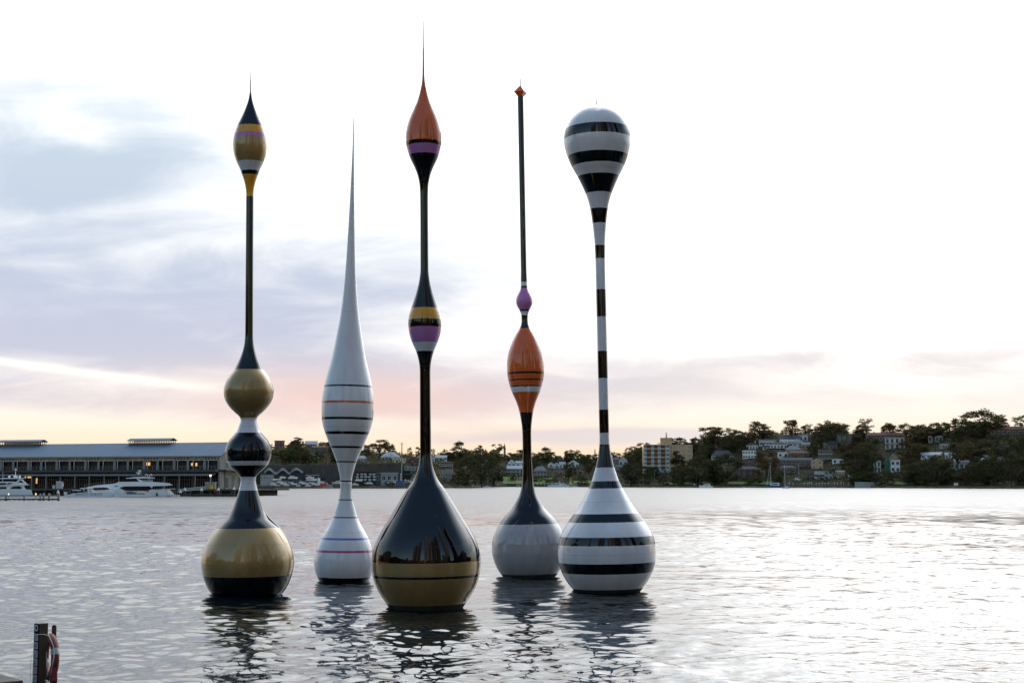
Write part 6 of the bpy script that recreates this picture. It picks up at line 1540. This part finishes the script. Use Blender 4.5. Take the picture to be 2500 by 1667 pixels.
# rocks along the bushy point and the right shore
mb = MB(); rr2 = random.Random(3)
for u in list(np.arange(1112, 1172, 2.2)) + list(np.arange(2300, 2500, 3.0)):
    Y = float(np.interp(u, _su, _sy)) - rr2.uniform(.2, 2.2); r = rr2.uniform(.35, .95)
    mb.ell((xpix(u + rr2.uniform(-1, 1), Y), Y, rr2.uniform(.0, .4)), r * 1.3, r, r * .8, 6, 4)
tag(mb.build('shore_rocks', mat('shore_rock', (0.15, 0.12, 0.09), 0.9, var=0.4, nscale=0.5, spec=0.1)), 'tumbled rocks at the foot of the far shore', 'rocks', None, 'stuff')

# ------------------------------------------------------------------ foreground post with lifebuoy
Yp = 23.2; sc = Yp / F
zt = zpix(1520.5, Yp)
post = thing('life_ring_post', 'square dark timber post with a strip of pictogram signs at the left corner', 'post', (at(99, 1600, Yp).x, Yp, 0), face_cam((at(99, 1600, Yp).x, Yp)) + R(30))
M_post = mat('dark_post_timber', (0.075, 0.048, 0.030), 0.75, var=0.4, nscale=4.0, stretch=(1, 1, .12), bump=0.3, bscale=14)
hw = 0.074
m = MB(); m.box(-hw, hw, -hw, hw, -2.2, zt); m.build('timber', M_post, post)
m = MB(); m.box(-hw - .012, -hw - .003, -hw, hw, 0.2, zt - .005); strip = m.build('sign_strip', mat('navy_sign_panel', (0.008, 0.010, 0.016), 0.85, spec=0.1, var=0.1), post)
M_sw, M_sb = mat('sign_white', (0.62, 0.62, 0.62), 0.8, spec=0.1, var=0.05), mat('sign_black', (0.012, 0.012, 0.014), 0.5, var=0)


def annulus(m, y, z, ro, ri, x, n=20):
    vs = [(x, y + r * math.cos(2 * math.pi * k / n), z + r * math.sin(2 * math.pi * k / n)) for r in (ro, ri) for k in range(n)]
    m.add(vs, [(k, n + k, n + (k + 1) % n, (k + 1) % n) for k in range(n)])


for k, v in enumerate((1531, 1553.5, 1573.8, 1594, 1614, 1634, 1654, 1674)):
    z = zpix(v, Yp); x = -hw - .0155; q = .054
    if k == 0:
        m = MB(); annulus(m, 0, z, .052, .030, x - .001); m.build('pictogram', M_sw, post)
        continue
    m = MB(); m.box(x, -hw - .0118, -q, q, z - q, z + q); pg = m.build('pictogram', M_sw, post)
    m = MB(); annulus(m, 0, z, .046, .037, x - .002)
    a = R(45); m.add([(x - .002, -.036 - .004, z + .036 - .004), (x - .002, -.036 + .004, z + .036 + .004), (x - .002, .036 + .004, z - .036 + .004), (x - .002, .036 - .004, z - .036 - .004)], [(0, 1, 2, 3)])
    # a small figure: swimmer, diver, boat, angler and so on, each different
    fig = [[(-.025, -.012), (.025, -.012), (.012, .012), (-.005, .004)], [(-.02, .02), (.02, .012), (.016, -.02), (-.012, -.014)], [(-.028, -.006), (.028, -.006), (.018, -.02), (-.02, -.02)], [(-.006, .026), (.006, .026), (.012, -.026), (-.012, -.026)], [(-.026, -.018), (.0, .024), (.026, -.018), (.0, -.006)], [(-.022, .01), (.022, .018), (.022, .004), (-.022, -.016)], [(-.01, .02), (.012, .02), (.02, -.02), (-.02, -.02)]][k - 1]
    m.add([(x - .002, yy, z + zz) for yy, zz in fig], [(0, 1, 2, 3)])
    m.build('symbol', M_sb, pg)
m = MB(); m.path([(-hw - .01, .085, 1.32), (-hw - .05, .07, 1.2), (-hw - .06, .07, 1.0), (-hw - .03, .085, .8)], .003, 5); m.build('loose_cord', M_sw, post)
m = MB(); m.path([(-hw - .02, -.04, zt - .165), (-hw - .02, -hw - .012, zt - .165), (0, -hw - .012, zt - .17), (hw + .005, -hw - .01, zt - .2), (hw + .06, -.02, zt - .22)], .006, 5); m.build('tie_rope', M_sw, post)
# bracket behind the ring
yb = 23.55; m = MB(); zb0, zb1 = zpix(1560, yb), zpix(1530, yb); xb = at(131.5, 1535, yb).x; wb = 5.3 * sc
pts = [(xb - wb, zb0), (xb + wb, zb0), (xb + wb, zb1)] + [(xb + wb * math.cos(a), zb1 + wb * math.sin(a)) for a in np.linspace(0, math.pi, 9)[1:-1]] + [(xb - wb, zb1)]
br = thing('ring_bracket', 'grey round topped board behind the orange lifebuoy', 'bracket', (xb, yb, zb0)); m.prism([(x - xb, z - zb0) for x, z in pts], 0, .03); m.build('board', M_timber, br)
m = MB(); m.bar((0, .02, .03), (-.16, -.12, .06), .03); m.build('arm', M_gate, br)
# the ring itself
yr = 23.45; cu, cv = 122.0, 1602.5
ring = thing('lifebuoy', 'orange lifebuoy with white grab rope hanging beside the dark timber post', 'lifebuoy', at(cu, cv, yr), R(-57))
M_or = mat('orange_foam', (0.15, 0.028, 0.016), 0.65, var=0.15, nscale=3, bump=0.15, bscale=30)
Rm, rt = .305, .076
nu, nv_ = 48, 14; vs, fs = [], []
for i in range(nu):
    a = 2 * math.pi * i / nu
    for j in range(nv_):
        b = 2 * math.pi * j / nv_; rr_ = Rm + rt * math.cos(b); vs.append((rr_ * math.cos(a), rt * .85 * math.sin(b), rr_ * math.sin(a)))
fs = [(i * nv_ + j, i * nv_ + (j + 1) % nv_, ((i + 1) % nu) * nv_ + (j + 1) % nv_, ((i + 1) % nu) * nv_ + j) for i in range(nu) for j in range(nv_)]
m = MB(); m.add(vs, fs); m.build('ring', M_or, ring, True)
for a0 in (20, 200):
    m = MB(); vs = []; n1 = 5
    for i in range(n1):
        a = R(a0 - 8 + 16 * i / (n1 - 1))
        for j in range(nv_):
            b = 2 * math.pi * j / nv_; rr_ = Rm + (rt + .003) * math.cos(b); vs.append((rr_ * math.cos(a), (rt * .85 + .003) * math.sin(b), rr_ * math.sin(a)))
    m.add(vs, [(i * nv_ + j, i * nv_ + (j + 1) % nv_, (i + 1) * nv_ + (j + 1) % nv_, (i + 1) * nv_ + j) for i in range(n1 - 1) for j in range(nv_)])
    m.build('reflective_tape', mat('reflective_tape', (0.42, 0.44, 0.43), 0.4, var=0.1), ring, True)
m = MB(); pts = []
for i in range(33):
    a = 2 * math.pi * i / 32; k = abs(math.sin(2 * (a - R(20)))); pts.append(((Rm + rt + .005 + .05 * k) * math.cos(a), -.03 - .05 * k, (Rm + rt + .005 + .05 * k - .04 * k) * math.sin(a)))
m.path(pts[:-1], .009, 6, closed=True); m.build('grab_rope', mat('white_rope', (0.48, 0.47, 0.44), 0.8, var=0.15, nscale=20), ring, True)
m = MB(); m.path([(.05, -.1, Rm + .05), (.22, -.12, .12), (.26, -.12, -.1), (.2, -.12, -.3), (.12, -.1, -.42), (.08, -.1, -.62)], .008, 6)
m.path([(.2, -.12, -.3), (.27, -.13, -.36), (.2, -.12, -.42), (.14, -.12, -.36)], .008, 6); m.path([(-.02, -.05, Rm + .06), (.03, -.1, Rm + .12), (.08, -.08, Rm + .08), (.02, -.06, Rm + .02)], .010, 6); m.build('hanging_rope', MATS['white_rope'], ring, True)
m = MB(); m.prism([(.26, -.18), (.36, -.14), (.40, -.33), (.33, -.44), (.24, -.36)], -.06, .02); m.build('rescue_bag', mat('red_bag_fabric', (0.22, 0.02, 0.025), 0.8, var=0.2, nscale=5), ring)

# corner of the landing at the lower left
zq = 1.15
def on_z(u, v, z):
    a_, b_, c_ = ray(u, v); t_ = (z - CAMH) / c_; return Vector((a_ * t_, b_ * t_, z))
A, B2 = on_z(-160, 1600, zq), on_z(56, 1660, zq); d = (B2 - A).normalized(); nrm = Vector((d.y, -d.x, 0))
if nrm.y > 0: nrm = -nrm
land = thing('landing_stage', 'dark corner of a decked landing stage at the lower left', 'landing', B2, math.atan2(d.y, d.x))
for k in range(16):
    m = MB(); m.box(-6.5, 0.0, -.16 * (k + 1) + .006, -.16 * k, -.05, 0); m.build('deck_board', M_timber, land)
m = MB(); m.box(-6.5, .03, -2.6, -.02, -.35, -.06); m.build('frame', M_black, land)
m = MB()
for x in (-.3, -3, -6): m.box(x - .12, x + .12, -.4, -.16, -3.2, -.36)
m.build('stumps', M_timber, land)
